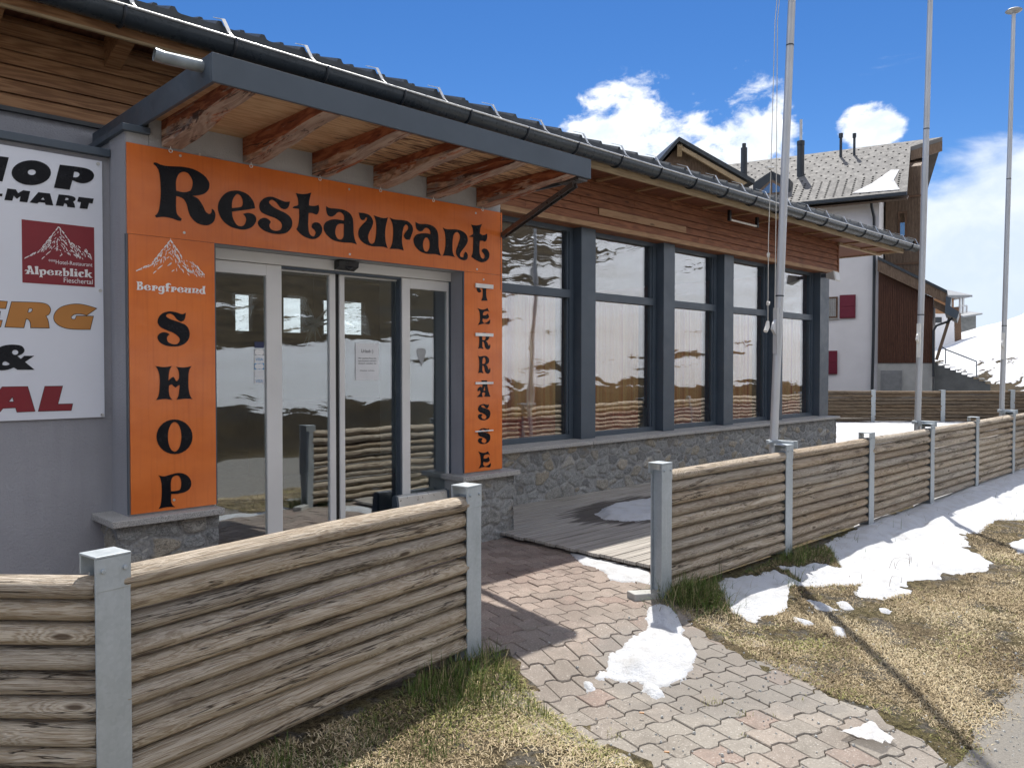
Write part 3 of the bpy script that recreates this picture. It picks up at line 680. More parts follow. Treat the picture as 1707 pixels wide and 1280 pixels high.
mb = MB(); mb.box(4.9, 16.62, 5.845, 5.87, 3.885, 4.03); mb.box(-6, 4.9, 5.84, 5.866, 3.885, 3.905); mb.box(14.6, 16.6, 6.26, 6.32, 3.88, 3.945); mb.box(16.56, 16.60, 5.87, 14, 3.90, 4.03)
mb.build('eave_board', M['fascia_wood'], bld)
mb = MB(); mb.box(-6, 4.895, 5.846, 5.87, 3.906, 4.03); mb.build('eave_board', M['clad_left'], bld)
# roof with tile rolls
mb = MB(); sl_ = math.tan(R(17))
def rz(y): return 4.178+(y-5.80)*sl_
xs_ = np.arange(-6, 17.0, .345); prof = []
for i, x in enumerate(xs_): prof += [(x, .0), (x+.20, .002), (x+.255, .006), (x+.275, .036), (x+.30, .038), (x+.32, .006)]
prof.append((17.0, 0))
vs = []; fs = []; n = len(prof)
rows = [(5.80, -.012), (6.15, .0), (6.15, .022), (6.5, .012), (6.5, .03), (7.2, .02), (8.5, .02), (10.5, .02)]
for (y, dz) in rows: vs += [(px_, y, rz(y)+dz+pz_) for px_, pz_ in prof]
for r_ in range(len(rows)-1): fs += [(r_*n+i, r_*n+i+1, (r_+1)*n+i+1, (r_+1)*n+i) for i in range(n-1)]
b0 = len(vs); vs += [(px_, 5.80, rz(5.80)-.15+pz_*.1) for px_, pz_ in prof]; fs += [(i, b0+i, b0+i+1, i+1) for i in range(n-1)]
mb.add(vs, fs, .5)
mb.hexa([(-6, 5.872, 4.062), (17, 5.872, 4.062), (17, 10.5, 4.062), (-6, 10.5, 4.06), (-6, 5.82, rz(5.82)-.03), (17, 5.82, rz(5.82)-.03), (17, 10.5, rz(10.5)-.02), (-6, 10.5, rz(10.5)-.02)], .3)
mb.hexa([(-6, 10.5, 4.06), (17, 10.5, 4.06), (17, 15.2, 4.0), (-6, 15.2, 4.0), (-6, 10.5, rz(10.5)-.02), (17, 10.5, rz(10.5)-.02), (17, 15.2, 4.12), (-6, 15.2, 4.12)], .3)
roof = mb.build('roof', M['roof_tile'], bld, smooth='auto')
for i in range(0, len(xs_), 2):
    mb = MB(); x = xs_[i]+.305; mb.bar((x, 5.93, rz(5.93)+.055), (x+.002, 5.786, rz(5.78)+.045), .03, .004); mb.bar((x+.002, 5.786, rz(5.78)+.047), (x+.03, 5.735, 4.105), .03, .004, (0, -1, .3)); mb.bar((x+.03, 5.735, 4.107), (x+.034, 5.668, 4.05), .014, .006)
    mb.build('gutter_strap', M['steel'], roof)
# gutter
mb = MB(); gy0, gz0, gr = 5.752, 4.035, .096
prof = [(gy0-gr*math.cos(a), gz0-gr*math.sin(a)) for a in np.linspace(-.1, math.pi-.0, 15)]
prin = [(gy0-(gr-.004)*math.cos(a), gz0+.002-(gr-.004)*math.sin(a)) for a in np.linspace(math.pi, 0, 12)]
pp = prof+prin; n = len(pp)
vs = [(x, a, b_) for x in (-6, 16.98) for a, b_ in pp]
fs = [(i, (i+1) % n, n+(i+1) % n, n+i) for i in range(n)]+[tuple(range(n-1, -1, -1)), tuple(range(n, 2*n))]
mb.add(vs, fs); mb.tube([(16.98, gy0, gz0-.01), (17.06, gy0, gz0+.015)], [.09, .06], 12)
gut = mb.build('gutter', M['gutter'], bld, smooth='auto')
MB().tube([(-6, gy0-gr-.003, gz0+.008), (16.98, gy0-gr-.003, gz0+.008)], .010, 10).build('gutter_glint_bead', M['steel'], gut, smooth=True)  # lip bead, its paler steel colour standing in for the sun glint
for i, x in enumerate(np.arange(-5.9, 17, .775)):
    mb = MB(); mb.tube([(x, gy0-(gr+.006)*math.cos(a), gz0-(gr+.006)*math.sin(a)) for a in np.linspace(-.1, math.pi*.95, 12)], .0125, 6)
    mb.build('gutter_bracket', M['anthracite_dark'], gut, smooth=True)
# window wall: posts, frames, glass
posts = [(7.415, 7.69), (9.17, 9.44), (10.77, 11.045), (12.39, 12.665), (14.10, 14.47)]
for a, b_ in posts:
    mb = MB(); mb.box(a, b_, 6.40, 6.66, .704, 3.345)
    for z in (1.0, 1.75, 2.5, 3.1): mb.tube([(a-.004, 6.53, z), (a, 6.53, z)], .008, 8)
    mb.build('post', M['anthracite'], bld, bevel=.003)
x0 = 5.0
for a, b_ in posts:
    mb = MB(); yF, yB = 6.53, 6.60
    mb.box(x0, x0+.06, yF, yB, .703, 3.345); mb.box(a-.075, a, yF, yB, .703, 3.345)
    mb.box(x0+.06, a-.075, yF, yB, .703, .765); mb.box(x0+.06, a-.075, yF, yB, 3.29, 3.345)
    mb.box(x0+.06, a-.075, yF-.02, yB, 2.465, 2.565)
    mb.box(x0+.06, x0+.085, yF+.02, yB, .765, 2.465); mb.box(a-.105, a-.075, yF+.02, yB, .765, 2.465); mb.box(a-.105, a-.075, yF+.02, yB, 2.565, 3.29)
    w = mb.build('window', M['anthracite'], bld, bevel=.002)
    for z0, z1 in ((.765, 2.465), (2.565, 3.29)):
        MB().box(x0+.07, a-.08, 6.568, 6.582, z0, z1).build('pane', M['glass'], w)
    x0 = b_
# curtains behind the lower panes
x0 = 5.0
for a, b_ in posts:
    n = int((a-x0)*40); xx = np.linspace(x0+.05, a-.16, n)
    yy = 6.72+.028*np.sin(xx*31+2*np.sin(xx*3.1))+.012*np.sin(xx*77)
    vs = [(x, y, .75) for x, y in zip(xx, yy)]+[(x, y, 2.50) for x, y in zip(xx, yy)]
    mb = MB(); mb.add(vs, [(i, i+1, n+i+1, n+i) for i in range(n-1)]); mb.build('curtain', M['curtain'], bld, smooth=True); x0 = b_
# interior
mb = MB(); mb.box(.2, 14.05, 6.62, 14.0, .0, .03); mb.box(2.29, 4.55, 5.3, 6.62, -.02, .022)
mb.build('floor', M['interior_floor'], bld)
mb = MB(); mb.box(.2, 14.05, 6.62, 14.0, 3.36, 3.42); mb.box(2.3, 4.54, 5.6, 6.62, 2.46, 2.5)
wins = [(3.4, 3.9), (5.68, 6.05), (6.45, 6.78), (7.42, 7.86), (8.30, 9.28), (10.2, 11.2)]
mb.box(.2, 14.05, 14.0, 14.15, 0, 2.28); mb.box(.2, 14.05, 14.0, 14.15, 2.96, 3.42); x = .2
for a, b_ in wins: mb.box(x, a, 14.0, 14.15, 2.28, 2.96); x = b_
mb.box(x, 14.05, 14.0, 14.15, 2.28, 2.96); mb.box(.1, .2, 6.4, 14.15, 0, 3.42)
for x in (4.9, 6.7): mb.box(x, x+.12, 9.5, 9.62, 0, 3.36)
mb.box(5.2, 9.5, 10.4, 10.9, 0, 1.1); mb.box(4.6, 7.8, 13.9, 13.99, 2.99, 3.08)
mb.build('interior_wall', M['interior'], bld)
# --- canopy
can = part_empty('canopy', bld, (3.4, 4.8, 3.2))
mb = MB(); mb.box(1.815, 4.985, 4.20, 4.222, 3.148, 3.308); mb.box(1.815, 1.84, 4.222, 6.28, 3.148, 3.308); mb.box(4.96, 4.985, 4.222, 6.28, 3.148, 3.308)
mb.build('fascia', M['anthracite'], can, bevel=.004)
mb = MB(); mb.box(1.84, 4.96, 4.222, 6.25, 3.283, 3.300); mb.build('canopy_roof', M['anthracite_dark'], can)
mb = MB()
for i in range(16): mb.box(1.845, 4.955, 4.23+i*.125, 4.23+i*.125+.122, 3.212, 3.232)
mb.build('canopy_ceiling', M['ceiling'], can)
for x in (1.95, 2.506, 3.053, 3.601, 4.14, 4.704):
    mb = MB(); yy = np.linspace(4.225, 5.305, 9); zb = np.interp(yy, [4.2, 4.6, 5.0, 5.31], [3.148, 3.118, 3.062, 3.044])
    zb = zb+np.array([0]+[random.uniform(-.006, .006) for _ in range(7)]+[0])
    for i in range(8):
        mb.hexa([(x, yy[i], zb[i]), (x+.125, yy[i], zb[i]+.002), (x+.125, yy[i+1], zb[i+1]+.002), (x, yy[i+1], zb[i+1]), (x, yy[i], 3.211), (x+.125, yy[i], 3.211), (x+.125, yy[i+1], 3.211), (x, yy[i+1], 3.211)], .5)
    mb.build('beam', M['beam'], can)
    mb = MB(); hx = x+.045; mb.tube([(hx, 5.27, 3.05), (hx, 5.27, 3.03)], .003, 6); mb.tube([(hx+.011*math.cos(a), 5.27, 3.019+.011*math.sin(a)) for a in np.linspace(0, 6.3, 12)], .0032, 6, False)
    mb.build('hook', M['white_plastic'], can, smooth=True)
mb = MB(); q0 = py(340, 112, 4.33); 
mb.tube([(1.83, 4.33, 3.262), (1.62, 4.36, 3.266)], .034, 16, False); mb.tube([(1.62, 4.36, 3.266), (1.57, 4.365, 3.272)], [.034, .036], 16, False); mb.tube([(1.83, 4.33, 3.262), (1.575, 4.365, 3.27)], .029, 16, False)
mb.build('drain_spout', M['spout'], can, smooth=True)
mb = MB(); A = np.array((4.93, 4.33, 3.135)); B = np.array((5.03, 5.34, 2.83))
mb.bar(A, B, .05, .006, (0, .3, 1)); dv = np.array((.025, 0, -.02)); mb.bar(A+dv, B+dv, .006, .045, (0, .3, 1)); dv = np.array((-.025, 0, -.02)); mb.bar(A+dv, B+dv, .006, .045, (0, .3, 1)); mb.box(4.86, 4.97, 4.23, 4.45, 3.13, 3.15)
mb.build('brace', M['brace_steel'], can)
mb = MB()
for i in range(34): mb.tube([(4.90, 5.2, 3.05-i*.022), (4.90+.004*(i % 2), 5.2, 3.05-i*.022-.016)], .0028, 5)
mb.build('chain', M['anthracite_dark'], can)
# --- sliding entrance door
ent = part_empty('entrance_door', bld, (3.4, 5.5, 0))
mb = MB(); mb.box(2.293, 4.547, 5.475, 5.60, 2.372, 2.452); mb.build('header', M['alu'], ent, bevel=.003)
def leaf(x0, x1, y, wl, wr, zt, zb, top, mat='alu', name='door_panel', glass='door_glass'):
    mb = MB(); mb.box(x0, x0+wl, y, y+.045, zb, zt); mb.box(x1-wr, x1, y, y+.045, zb, zt)
    mb.box(x0+wl, x1-wr, y, y+.045, zt-top, zt); mb.box(x0+wl, x1-wr, y, y+.045, zb, zb+.09)
    o = mb.build(name, M[mat], ent, bevel=.003)
    MB().box(x0+wl-.005, x1-wr+.005, y+.018, y+.026, zb+.085, zt-top+.005).build('pane', M[glass], o); return o
leaf(2.293, 2.895, 5.49, .08, .125, 2.368, .035, .085)
leaf(4.015, 4.547, 5.49, .085, .03, 2.368, .035, .085)
p1_ = leaf(2.86, 3.395, 5.545, .05, .055, 2.352, .04, .012)
p2_ = leaf(3.432, 4.10, 5.545, .048, .09, 2.352, .04, .012)
mb = MB(); mb.box(3.396, 3.431, 5.56, 5.58, .04, 2.35); mb.build('seal', M['rubber'], ent)
mb = MB(); mb.box(2.9, 4.01, 5.50, 5.53, 2.352, 2.37); mb.box(4.0, 4.013, 5.50, 5.56, .04, 2.36); mb.box(4.53, 4.545, 5.478, 5.489, .04, 2.37); mb.build('guide_rail', M['anthracite'], ent)
mb = MB(); mb.hexa([(3.34, 5.405, 2.40), (3.525, 5.405, 2.40), (3.525, 5.474, 2.375), (3.34, 5.474, 2.375), (3.34, 5.395, 2.447), (3.525, 5.395, 2.447), (3.525, 5.474, 2.447), (3.34, 5.474, 2.447)])
mb.tube([(3.40, 5.405, 2.40), (3.43, 5.40, 2.383), (3.465, 5.405, 2.40)], [.01, .018, .01], 8); mb.build('door_sensor', M['black_plastic'], ent, bevel=.005)
# ------------------------------------------------------------------ lettering
def parse(s):
    """'x,y x,yc ...' ; c marks a corner; contours split by '|'"""
    out = []
    for c in s.split('|'):
        out.append([(float(q.rstrip('c').split(',')[0]), float(q.rstrip('c').split(',')[1]), q.endswith('c')) for q in c.split()])
    return out
def smooth_contour(c, k=5):
    n = len(c); P = [np.array(q[:2]) for q in c]; cor = [q[2] for q in c]; out = []
    for i in range(n):
        p1, p2 = P[i], P[(i+1) % n]
        m1 = (p2-P[i-1])*.5 if not cor[i] else (p2-p1)
        m2 = (P[(i+2) % n]-p1)*.5 if not cor[(i+1) % n] else (p2-p1)
        L = np.linalg.norm(p2-p1)
        for mm in (m1, m2):
            l = np.linalg.norm(mm)
            if l > 1.25*L: mm *= 1.25*L/l
        if cor[i] and cor[(i+1) % n]: out.append(p1); continue
        if cor[i]: m1 = 1.5*(p2-p1)-.5*m2
        if cor[(i+1) % n]: m2 = 1.5*(p2-p1)-.5*m1
        for t_ in np.linspace(0, 1, k, endpoint=False):
            h = t_*t_*(3-2*t_)
            a = 2*t_**3-3*t_**2+1; b = t_**3-2*t_**2+t_; cc = -2*t_**3+3*t_**2; d = t_**3-t_**2
            out.append(a*p1+b*m1+cc*p2+d*m2)
    return out
def ellipse(cx, cy, rx, ry, n=28): return [np.array((cx+rx*math.cos(2*math.pi*i/n), cy+ry*math.sin(2*math.pi*i/n))) for i in range(n)]
def fill(contours, y, name, mat, parent, ext=.0012, off=0.0):
    """2D contours in (X, Z) -> thin flat mesh on plane Y=y"""
    cu = bpy.data.curves.new('tmp', 'CURVE'); cu.dimensions = '2D'; cu.fill_mode = 'BOTH'; cu.extrude = ext; cu.offset = off
    for c in contours:
        sp = cu.splines.new('POLY'); sp.points.add(len(c)-1); sp.use_cyclic_u = True
        for q, p in zip(sp.points, c): q.co = (p[0], p[1], 0, 1)
    to = bpy.data.objects.new('tmp', cu); S.collection.objects.link(to)
    bpy.context.view_layer.update(); dg = bpy.context.evaluated_depsgraph_get()
    me = bpy.data.meshes.new_from_object(to.evaluated_get(dg)); bpy.data.objects.remove(to); bpy.data.curves.remove(cu)
    o3 = wloc(parent) if parent else Vector((0, 0, 0))
    v = np.empty(len(me.vertices)*3); me.vertices.foreach_get('co', v); v = v.reshape(-1, 3)
    v = np.stack([v[:, 0]-o3.x, y-v[:, 2]-o3.y, v[:, 1]-o3.z], 1); me.vertices.foreach_set('co', v.ravel())
    me.materials.clear(); me.materials.append(mat); me.update(); me.name = name
    o = bpy.data.objects.new(name, me); S.collection.objects.link(o); o.parent = parent; return o
def onp(c, crop, plane_y):
    x0, y0, s = crop
    return [py(x0+q[0]/s, y0+q[1]/s, plane_y)[[0, 2]] for q in c]
def letter(s, crop, y, mat, parent, extra=(), ext=.0012, off=0.0, k=5, nm='letter'):
    cs = [onp(smooth_contour(c, k), crop, y) for c in parse(s)] if s else []
    cs += [onp(ellipse(*e), crop, y) for e in extra]
    return fill(cs, y, nm, mat, parent, ext, off), cs
CA, CB, CSs, CH = (200, 240, 5.0206), (500, 290, 5.0206), (200, 380, 5.3333), (210, 590, 4.5714)
sign = thing('restaurant_sign', (3.37, YS, .66), 'orange portal sign round the entrance with black lettering and white mountain logo', 'sign')
g = .0025
mb = MB(); mb.box(1.73, 5.012, YS-.004, YS+.008, 2.453, 3.03); mb.v[5] = mb.v[5]
mb.build('panel', M['orange'], sign)
MB().box(1.735, 2.293, YS-.004, YS+.008, .655, 2.453-g).build('panel', M['orange'], sign)
MB().box(4.552, 5.012, YS-.004, YS+.008, .657, 2.453-g).build('panel', M['orange'], sign)
mb = MB()
for x in (1.72, 2.298): mb.box(x-.004, x+.004, YS-.002, YS+.01, .655, 2.45)
mb.box(4.541, 4.551, YS-.003, YS+.01, .657, 2.45); mb.box(2.29, 4.55, YS-.003, YS+.01, 2.447, 2.4525); mb.build('edge_strip', M['anthracite'], sign)
mb = MB()
for (u, v) in ((300.5, 260), (333, 258), (307, 388), (582, 315.8), (583, 424), (793, 355.5), (806, 466), (795, 449), (290, 833)):
    q = py(u, v, YS-.004); MB().tube([(q[0], YS-.007, q[2]), (q[0], YS-.004, q[2])], .009, 10).build('screw', M['steel'], sign)
YL = YS-.0062
RST = [
 (CA, '283,158c 305,158 340,175 400,187 520,193 620,215 700,262 742,315 748,352 735,392 690,424 605,436c 655,462 692,515 718,568 748,587 766,572 768,545c 786,556 798,590 790,640 760,672 715,682 650,665 600,620 575,570 560,510 530,460 470,437c 468,520 475,580 495,608 518,628c 510,645c 480,640 440,625 370,612 305,617c 292,602c 320,570 335,500 342,400 335,280 322,220 300,185 281,172c|470,392c 469,310 490,255 525,236 568,246 600,290 609,335 595,385 562,402 520,404', ()),
 (CA, '1131,540c 1115,480 1070,425 1010,397 950,392 890,410 845,455 822,510 825,570 860,640 920,690 990,713 1050,717 1105,695 1138,650 1135,610 1110,587 1070,578 1030,588c 1050,610 1056,640 1040,678 1010,690 975,675 945,620 938,568c 1000,560 1060,552|937,538c 940,480 960,438 985,420 1013,440 1028,480 1025,515 1005,530', ()),
 (CA, '1422,483c 1380,484 1330,465 1270,443 1215,452 1175,487 1166,530 1185,572 1240,600 1300,622 1345,655 1357,692 1338,722 1298,728 1262,712 1250,682 1263,656c 1242,632 1205,619 1172,632 1155,657 1165,690 1205,725 1265,748 1330,755 1390,745 1430,708 1442,662 1428,618 1385,580 1325,552 1275,522 1248,493 1257,474 1283,472 1315,497 1345,535 1385,547 1412,525', ()),
 (CA, '1472,413c 1540,421 1601,408c 1585,468 1582,515c 1625,521 1662,511c 1667,550 1655,585 1640,592 1610,580 1578,580c 1575,680 1582,740 1602,769 1625,772 1638,742 1622,716 1605,698 1612,668 1640,657 1672,668 1692,705 1685,750 1655,785 1610,797 1555,782 1510,752 1477,714c 1492,680 1500,620 1500,545c 1470,541 1446,538c 1455,525 1480,518 1493,510c 1489,460', ()),
 (CB, '220,270c 250,287 310,292 370,303 418,332 442,375 447,430 450,500 460,550 476,590c 430,578 350,572 280,555 225,510 200,462 205,420 235,393 290,381 370,392c 368,350 345,324 315,324 290,347 262,359 235,347 222,315|369,420c 368,480 366,522 350,547 322,547 302,520 295,480 305,440 328,419', ()),
 (CB, '492,325c 540,330 580,345 606,378 612,412 600,450 580,490 570,530 580,570 600,587 625,570 637,510 640,440 633,385 617,347c 660,362 700,371 736,366c 725,410 715,460 713,520 720,580 735,623c 690,610 610,606 550,588 505,550 488,500 500,455 532,417 556,392 562,372 552,365 540,384 522,388 505,372', ()),
 (CB, '752,367c 790,382 850,387 900,397 935,428 946,468 935,510 918,552c 885,546 870,518 885,488 905,463 905,440 887,424 866,450 855,520 855,580 868,641c 820,630 750,628c 770,590 780,520 778,440 766,395', ()),
 (CB, '968,402c 1000,419 1060,421 1112,437 1146,472 1158,520 1160,600 1168,650 1181,686c 1130,672 1070,670 1010,650 965,605 951,560 960,525 990,503 1050,497 1092,506c 1090,477 1070,455 1045,455 1025,477 1000,481 978,462 970,430', ((1058, 592, 29, 60),)),
 (CB, '1195,450c 1230,464 1300,465 1352,477 1391,507 1405,552 1394,590 1365,630 1344,660 1340,685 1352,698 1370,694 1374,670 1388,653 1404,678 1400,710 1375,723 1340,712 1312,680 1307,640 1325,590 1340,540 1335,505 1315,487 1292,500 1280,540 1276,600 1280,660 1299,699c 1250,686 1194,687c 1212,640 1220,560 1212,490', ()),
 (CB, '1432,425c 1480,432 1523,420c 1509,460 1505,500c 1535,513 1566,501c 1566,540 1550,566 1530,561 1505,560c 1502,620 1505,670 1520,704 1540,708 1547,682 1530,657 1522,640 1540,625 1568,635 1585,670 1578,710 1550,735 1515,739 1475,722 1434,692c 1446,660 1450,600 1450,530c 1415,526c 1438,512 1450,503c 1446,460', ()),
]
G = {}
def norm(cs):
    a = np.concatenate([np.array(c) for c in cs]); mn = a.min(0); h = 1.0
    return [[np.array(p)-mn for p in c] for c in cs], a.max(0)-mn
for ch, (crop, s, ex) in zip('Restaur', RST[:7]):
    pass
for ch, (crop, s, ex) in zip(['R', 'e', 's', 't', 'a', 'u', 'r', 'a2', 'n', 't2'], RST):
    o, cs = letter(s, crop, YL, M['black_vinyl'], sign, ex); G[ch] = norm(cs)
o, cs = letter('585,753c 550,766 500,750 440,742 380,758 345,795 335,840 360,880 420,910 480,935 523,970 532,1000 510,1030 470,1033 430,1015 417,985 425,960 443,948c 410,929 370,930 342,950 335,980 355,1015 400,1042 460,1053 530,1048 585,1020 616,970 615,910 585,865 520,835 450,812 414,790 412,772 440,762 475,775 510,815 545,832 575,810', CSs, YL, M['black_vinyl'], sign); G['S'] = norm(cs)
letter('225,92c 290,100 350,92c 330,130 323,203c 345,183 360,175 372,188 383,207 396,200 405,186c 405,150 398,120 382,97c 440,103 500,92c 480,130 475,200 478,270 490,320 508,343c 450,340 385,348c 402,310 410,235c 395,242 378,255 365,246 350,232 327,241c 327,290 335,325 353,349c 290,342 229,351c 250,310 258,230 255,160 242,118', CH, YL, M['black_vinyl'], sign)
letter('', CH, YL, M['black_vinyl'], sign, ((370, 630, 137, 132), (371, 630, 52, 113)))
letter('247,922c 290,931 350,915 400,905 450,915 485,945 498,985 485,1025 450,1050 400,1062 345,1065c 343,1110 352,1145 376,1165c 315,1165 249,1179c 265,1145 272,1080 272,1000 262,948|343,1045c 342,980 352,943 378,925 405,930 420,965 420,1010 405,1036', CH, YL, M['black_vinyl'], sign)
# TERRASSE column
CT = (760, 440, 3.556)
letter('125,120c 187,120c 190,138 184,146 180,146c 180,190 188,218c 150,218c 159,190 158,147c 146,143 141,150 150,158 144,169 130,165 124,145', CT, YL, M['black_vinyl'], sign)
ES = '128,262c 160,271 187,261c 198,286c 186,279 165,285 160,304c 176,304 190,294c 197,315c 182,327 159,323c 158,340 168,350 185,345 203,330c 197,356 165,354 130,363c 142,340 143,310 139,282'
letter(ES, CT, YL, M['black_vinyl'], sign)
letter('\n'.join([]), CT, YL, M['black_vinyl'], sign) if False else None
def glyph_at(gl, x, z, w, h, y, mat, parent, nm='letter'):
    cs, sz = gl; return fill([[(p[0]/sz[0]*w+x, p[1]/sz[1]*h+z) for p in c] for c in cs], y, nm, mat, parent)
def box_at(u0, v0, u1, v1, y):
    a = py(u0, v1, y); b = py(u1, v0, y); return a[0], a[2], b[0]-a[0], b[2]-a[2]
for k_, (a, b_) in (('R', (409, 505)), ('R', (545, 650)), ('S', (828, 928)), ('S', (970, 1070))):
    x, z, w, h = box_at(760+127/3.556, 440+a/3.556, 760+206/3.556, 440+b_/3.556, YL); glyph_at(G[k_], x+.008, z, w-.012, h, YL, M['black_vinyl'], sign)
letter('150,690c 184,690c 190,740 204,786c 168,786c 174,764 156,764 159,788c 126,788c 146,762 140,748 131,755 130,740 145,727 155,736c 158,712|163,750c 171,722c 175,750c', CT, YL, M['black_vinyl'], sign)
e2 = ' '.join((lambda q: '%g,%g%s' % (float(q.rstrip('c').split(',')[0])+4, float(q.rstrip('c').split(',')[1])+848, 'c' if q.endswith('c') else ''))(q) for q in ES.split())
letter(e2, CT, YL, M['black_vinyl'], sign)
for v in (118, 406, 692, 975):
    x, z, w, h = box_at(760+114/3.556, 440+v/3.556, 760+219/3.556, 440+(v+28)/3.556, YS-.012)
    MB().box(x, x+w, YS-.022, YS-.0085, z+.01, z+h-.01).build('sticker_strip', M['white_paint'], sign, bevel=.002)
# small decorative alphabet for the two white names (cap height 1)
SM = {
 'B': ('0,1c .3,.97 .5,1 .62,.86 .6,.66 .44,.54c .64,.46 .7,.26 .6,.06 .36,0 0,0c .1,.1 .12,.5 .1,.86|.3,.86c .42,.8 .42,.66 .3,.58c|.3,.45c .46,.4 .46,.16 .3,.1c', .74),
 'A': ('.25,.9c .36,1.05 .6,1c .72,.5 .9,0c .52,0c .6,.2 .4,.22 .42,0c .0,0c .16,.14 .2,.34 .08,.42 .0,.3 .04,.5 .22,.5 .34,.5|.44,.36c .52,.7 .58,.36c', .92),
 'l': ('0,1c .2,1.02 .34,1c .31,.5 .36,0c .18,.02 0,0c .06,.5', .42), 'i': ('0,.62c .2,.66 .33,.64c .31,.3 .36,0c .18,.02 0,0c .06,.3|.18,.98 .3,.88 .18,.76 .06,.88', .42),
 'b': ('0,1c .16,1 .28,1.04c .27,.62c .5,.68 .66,.5 .66,.3 .56,.08 .36,-.02 .06,.0c .08,.5|.28,.5c .42,.5 .44,.12 .28,.1c', .72),
 'd': ('.38,1c .52,.98 .66,1.04c .6,.5 .68,-.02c .5,.02 .3,-.03 .1,.1 0,.3 .08,.55 .3,.64 .38,.6c|.38,.5c .26,.5 .24,.14 .38,.1c', .74),
 'p': ('0,.62c .2,.64 .3,.66c .5,.66 .66,.5 .66,.3 .56,.06 .3,.0c .28,-.18 .36,-.34c .16,-.3 -.02,-.34c .08,0|.28,.5c .44,.48 .44,.14 .28,.12c', .72),
 'g': ('.66,.7c .6,.5 .62,.2 .6,-.1 .4,-.34 .1,-.3 .04,-.14 .2,-.2 .36,-.16 .36,.04c .16,0 .0,.16 .02,.4 .2,.62 .44,.64|.36,.5c .24,.5 .22,.16 .36,.14c', .7),
 'f': ('.08,.5c .08,.9 .3,1.06 .56,.98c .58,.84 .4,.9 .34,.8 .33,.62c .5,.6c .48,.48c .33,.48c .32,.2 .4,0c .2,.02 .04,0c .1,.3 .1,.48c 0,.48c 0,.58c .09,.6c', .54),
 'c': ('.6,.56c .4,.7 .1,.62 0,.34 .1,.06 .34,-.04 .62,.12c .44,.1 .3,.12 .28,.34 .3,.54 .44,.4', .64),
 'k': ('0,1c .2,1.02 .32,1.04c .3,.4c .5,.66c .76,.62c .5,.4c .64,.14 .82,0c .6,-.04 .48,.04 .34,.3c .28,.2 .34,0c .18,.02 0,0c .06,.5', .8)}
def word(txt, u0, u1, base_l, base_r, cap_px, y, mat, parent):
    """set a word between two pixel columns of the photograph, on plane y"""
    A = py(u0, base_l, y); B = py(u1, base_r, y); cap = py(u0, base_l-cap_px, y)[2]-A[2]
    ref = G['R'][1][1]; cont = []; x = 0
    for ch in txt:
        if ch in SM: cs = [smooth_contour(c, 4) for c in parse(SM[ch][0])]; w = SM[ch][1]
        else:
            gcs, sz = G[ch]; k = .66/sz[1]*(1.0 if ch != 't' else 1.3); cs = [[p*k for p in c] for c in gcs]; w = sz[0]*k+.05
        cont += [[np.array((p[0]+x, p[1])) for p in c] for c in cs]; x += w
    sx = (B[0]-A[0])/x
    return fill([[np.array((A[0]+p[0]*sx, A[2]+(B[2]-A[2])*p[0]/x+p[1]*cap)) for p in c] for c in cont], y, 'lettering', mat, parent, .0008)
def mountain(px_fn, y, parent, mat, mat2=None, seed=1):
    rr = random.Random(seed)
    ridge = [(350, 600), (470, 540), (560, 492), (620, 425), (720, 290), (790, 195), (835, 150), (870, 195), (930, 270), (985, 370), (1060, 405), (1160, 455), (1250, 500), (1310, 590)]
    base = [(350, 612), (470, 556), (560, 520), (600, 520), (700, 455), (760, 480), (835, 520), (900, 560), (985, 560), (1060, 590), (1160, 620), (1250, 620), (1310, 612)]
    rx_ = np.array(ridge, float); bx_ = np.array(base, float); cs = []
    def quad(x, y_, l, w, a):
        c, s = math.cos(a), math.sin(a); k = rr.uniform(.2, .6)
        return [px_fn(x+c*p-s*q, y_+s*p+c*q) for p, q in ((-l, -w*k), (-l*.3, -w), (l*.4, -w*.7), (l, 0), (l*.5, w*.8), (-l*.2, w*.6), (-l, w*.5))]
    n = 0; cells = set()
    while n < 150:
        x = rr.uniform(352, 1308); top = np.interp(x, rx_[:, 0], rx_[:, 1]); bot = np.interp(x, bx_[:, 0], bx_[:, 1])
        if bot-top < 8 and rr.random() > .2: continue
        y_ = top+(bot-top)*rr.random()**1.25
        key = (int(x/17), int(y_/17))
        if key in cells: continue
        cells.add(key)
        a = (math.radians(118) if x < 840 else math.radians(58))+rr.uniform(-.5, .5)
        cs.append((x, y_, rr.uniform(12, 30)*(1 if bot-top > 40 else .6), rr.uniform(4, 7.5), a)); n += 1
    mbm = MB()
    for i, q in enumerate(cs):
        mbm.add([(p[0], y-.0004-(i % 7)*.00006, p[2]) for p in quad(*q)], [(0, 1, 2, 3, 4, 5, 6)], .5)
    # snow ridge lines
    for a, b_ in (((352, 604), (420, 566)), ((440, 552), (520, 512)), ((600, 445), (835, 155)), ((835, 155), (1000, 380)), ((590, 620), (640, 572)), ((650, 560), (730, 490)), ((1000, 480), (1130, 575)), ((880, 330), (960, 420)), ((1200, 490), (1300, 575)), ((850, 575), (890, 545))):
        l = math.hypot(b_[0]-a[0], b_[1]-a[1])/2; an = math.atan2(b_[1]-a[1], b_[0]-a[0])
        k = max(1, int(l/32))
        for j in range(k):
            f = (j+.5)/k; mbm.add([(p[0], y-.0009, p[2]) for p in quad(a[0]+(b_[0]-a[0])*f, a[1]+(b_[1]-a[1])*f, l/k*.92, 8, an)], [(0, 1, 2, 3, 4, 5, 6)], .5)
    return mbm.build('mountain_logo', mat, parent)
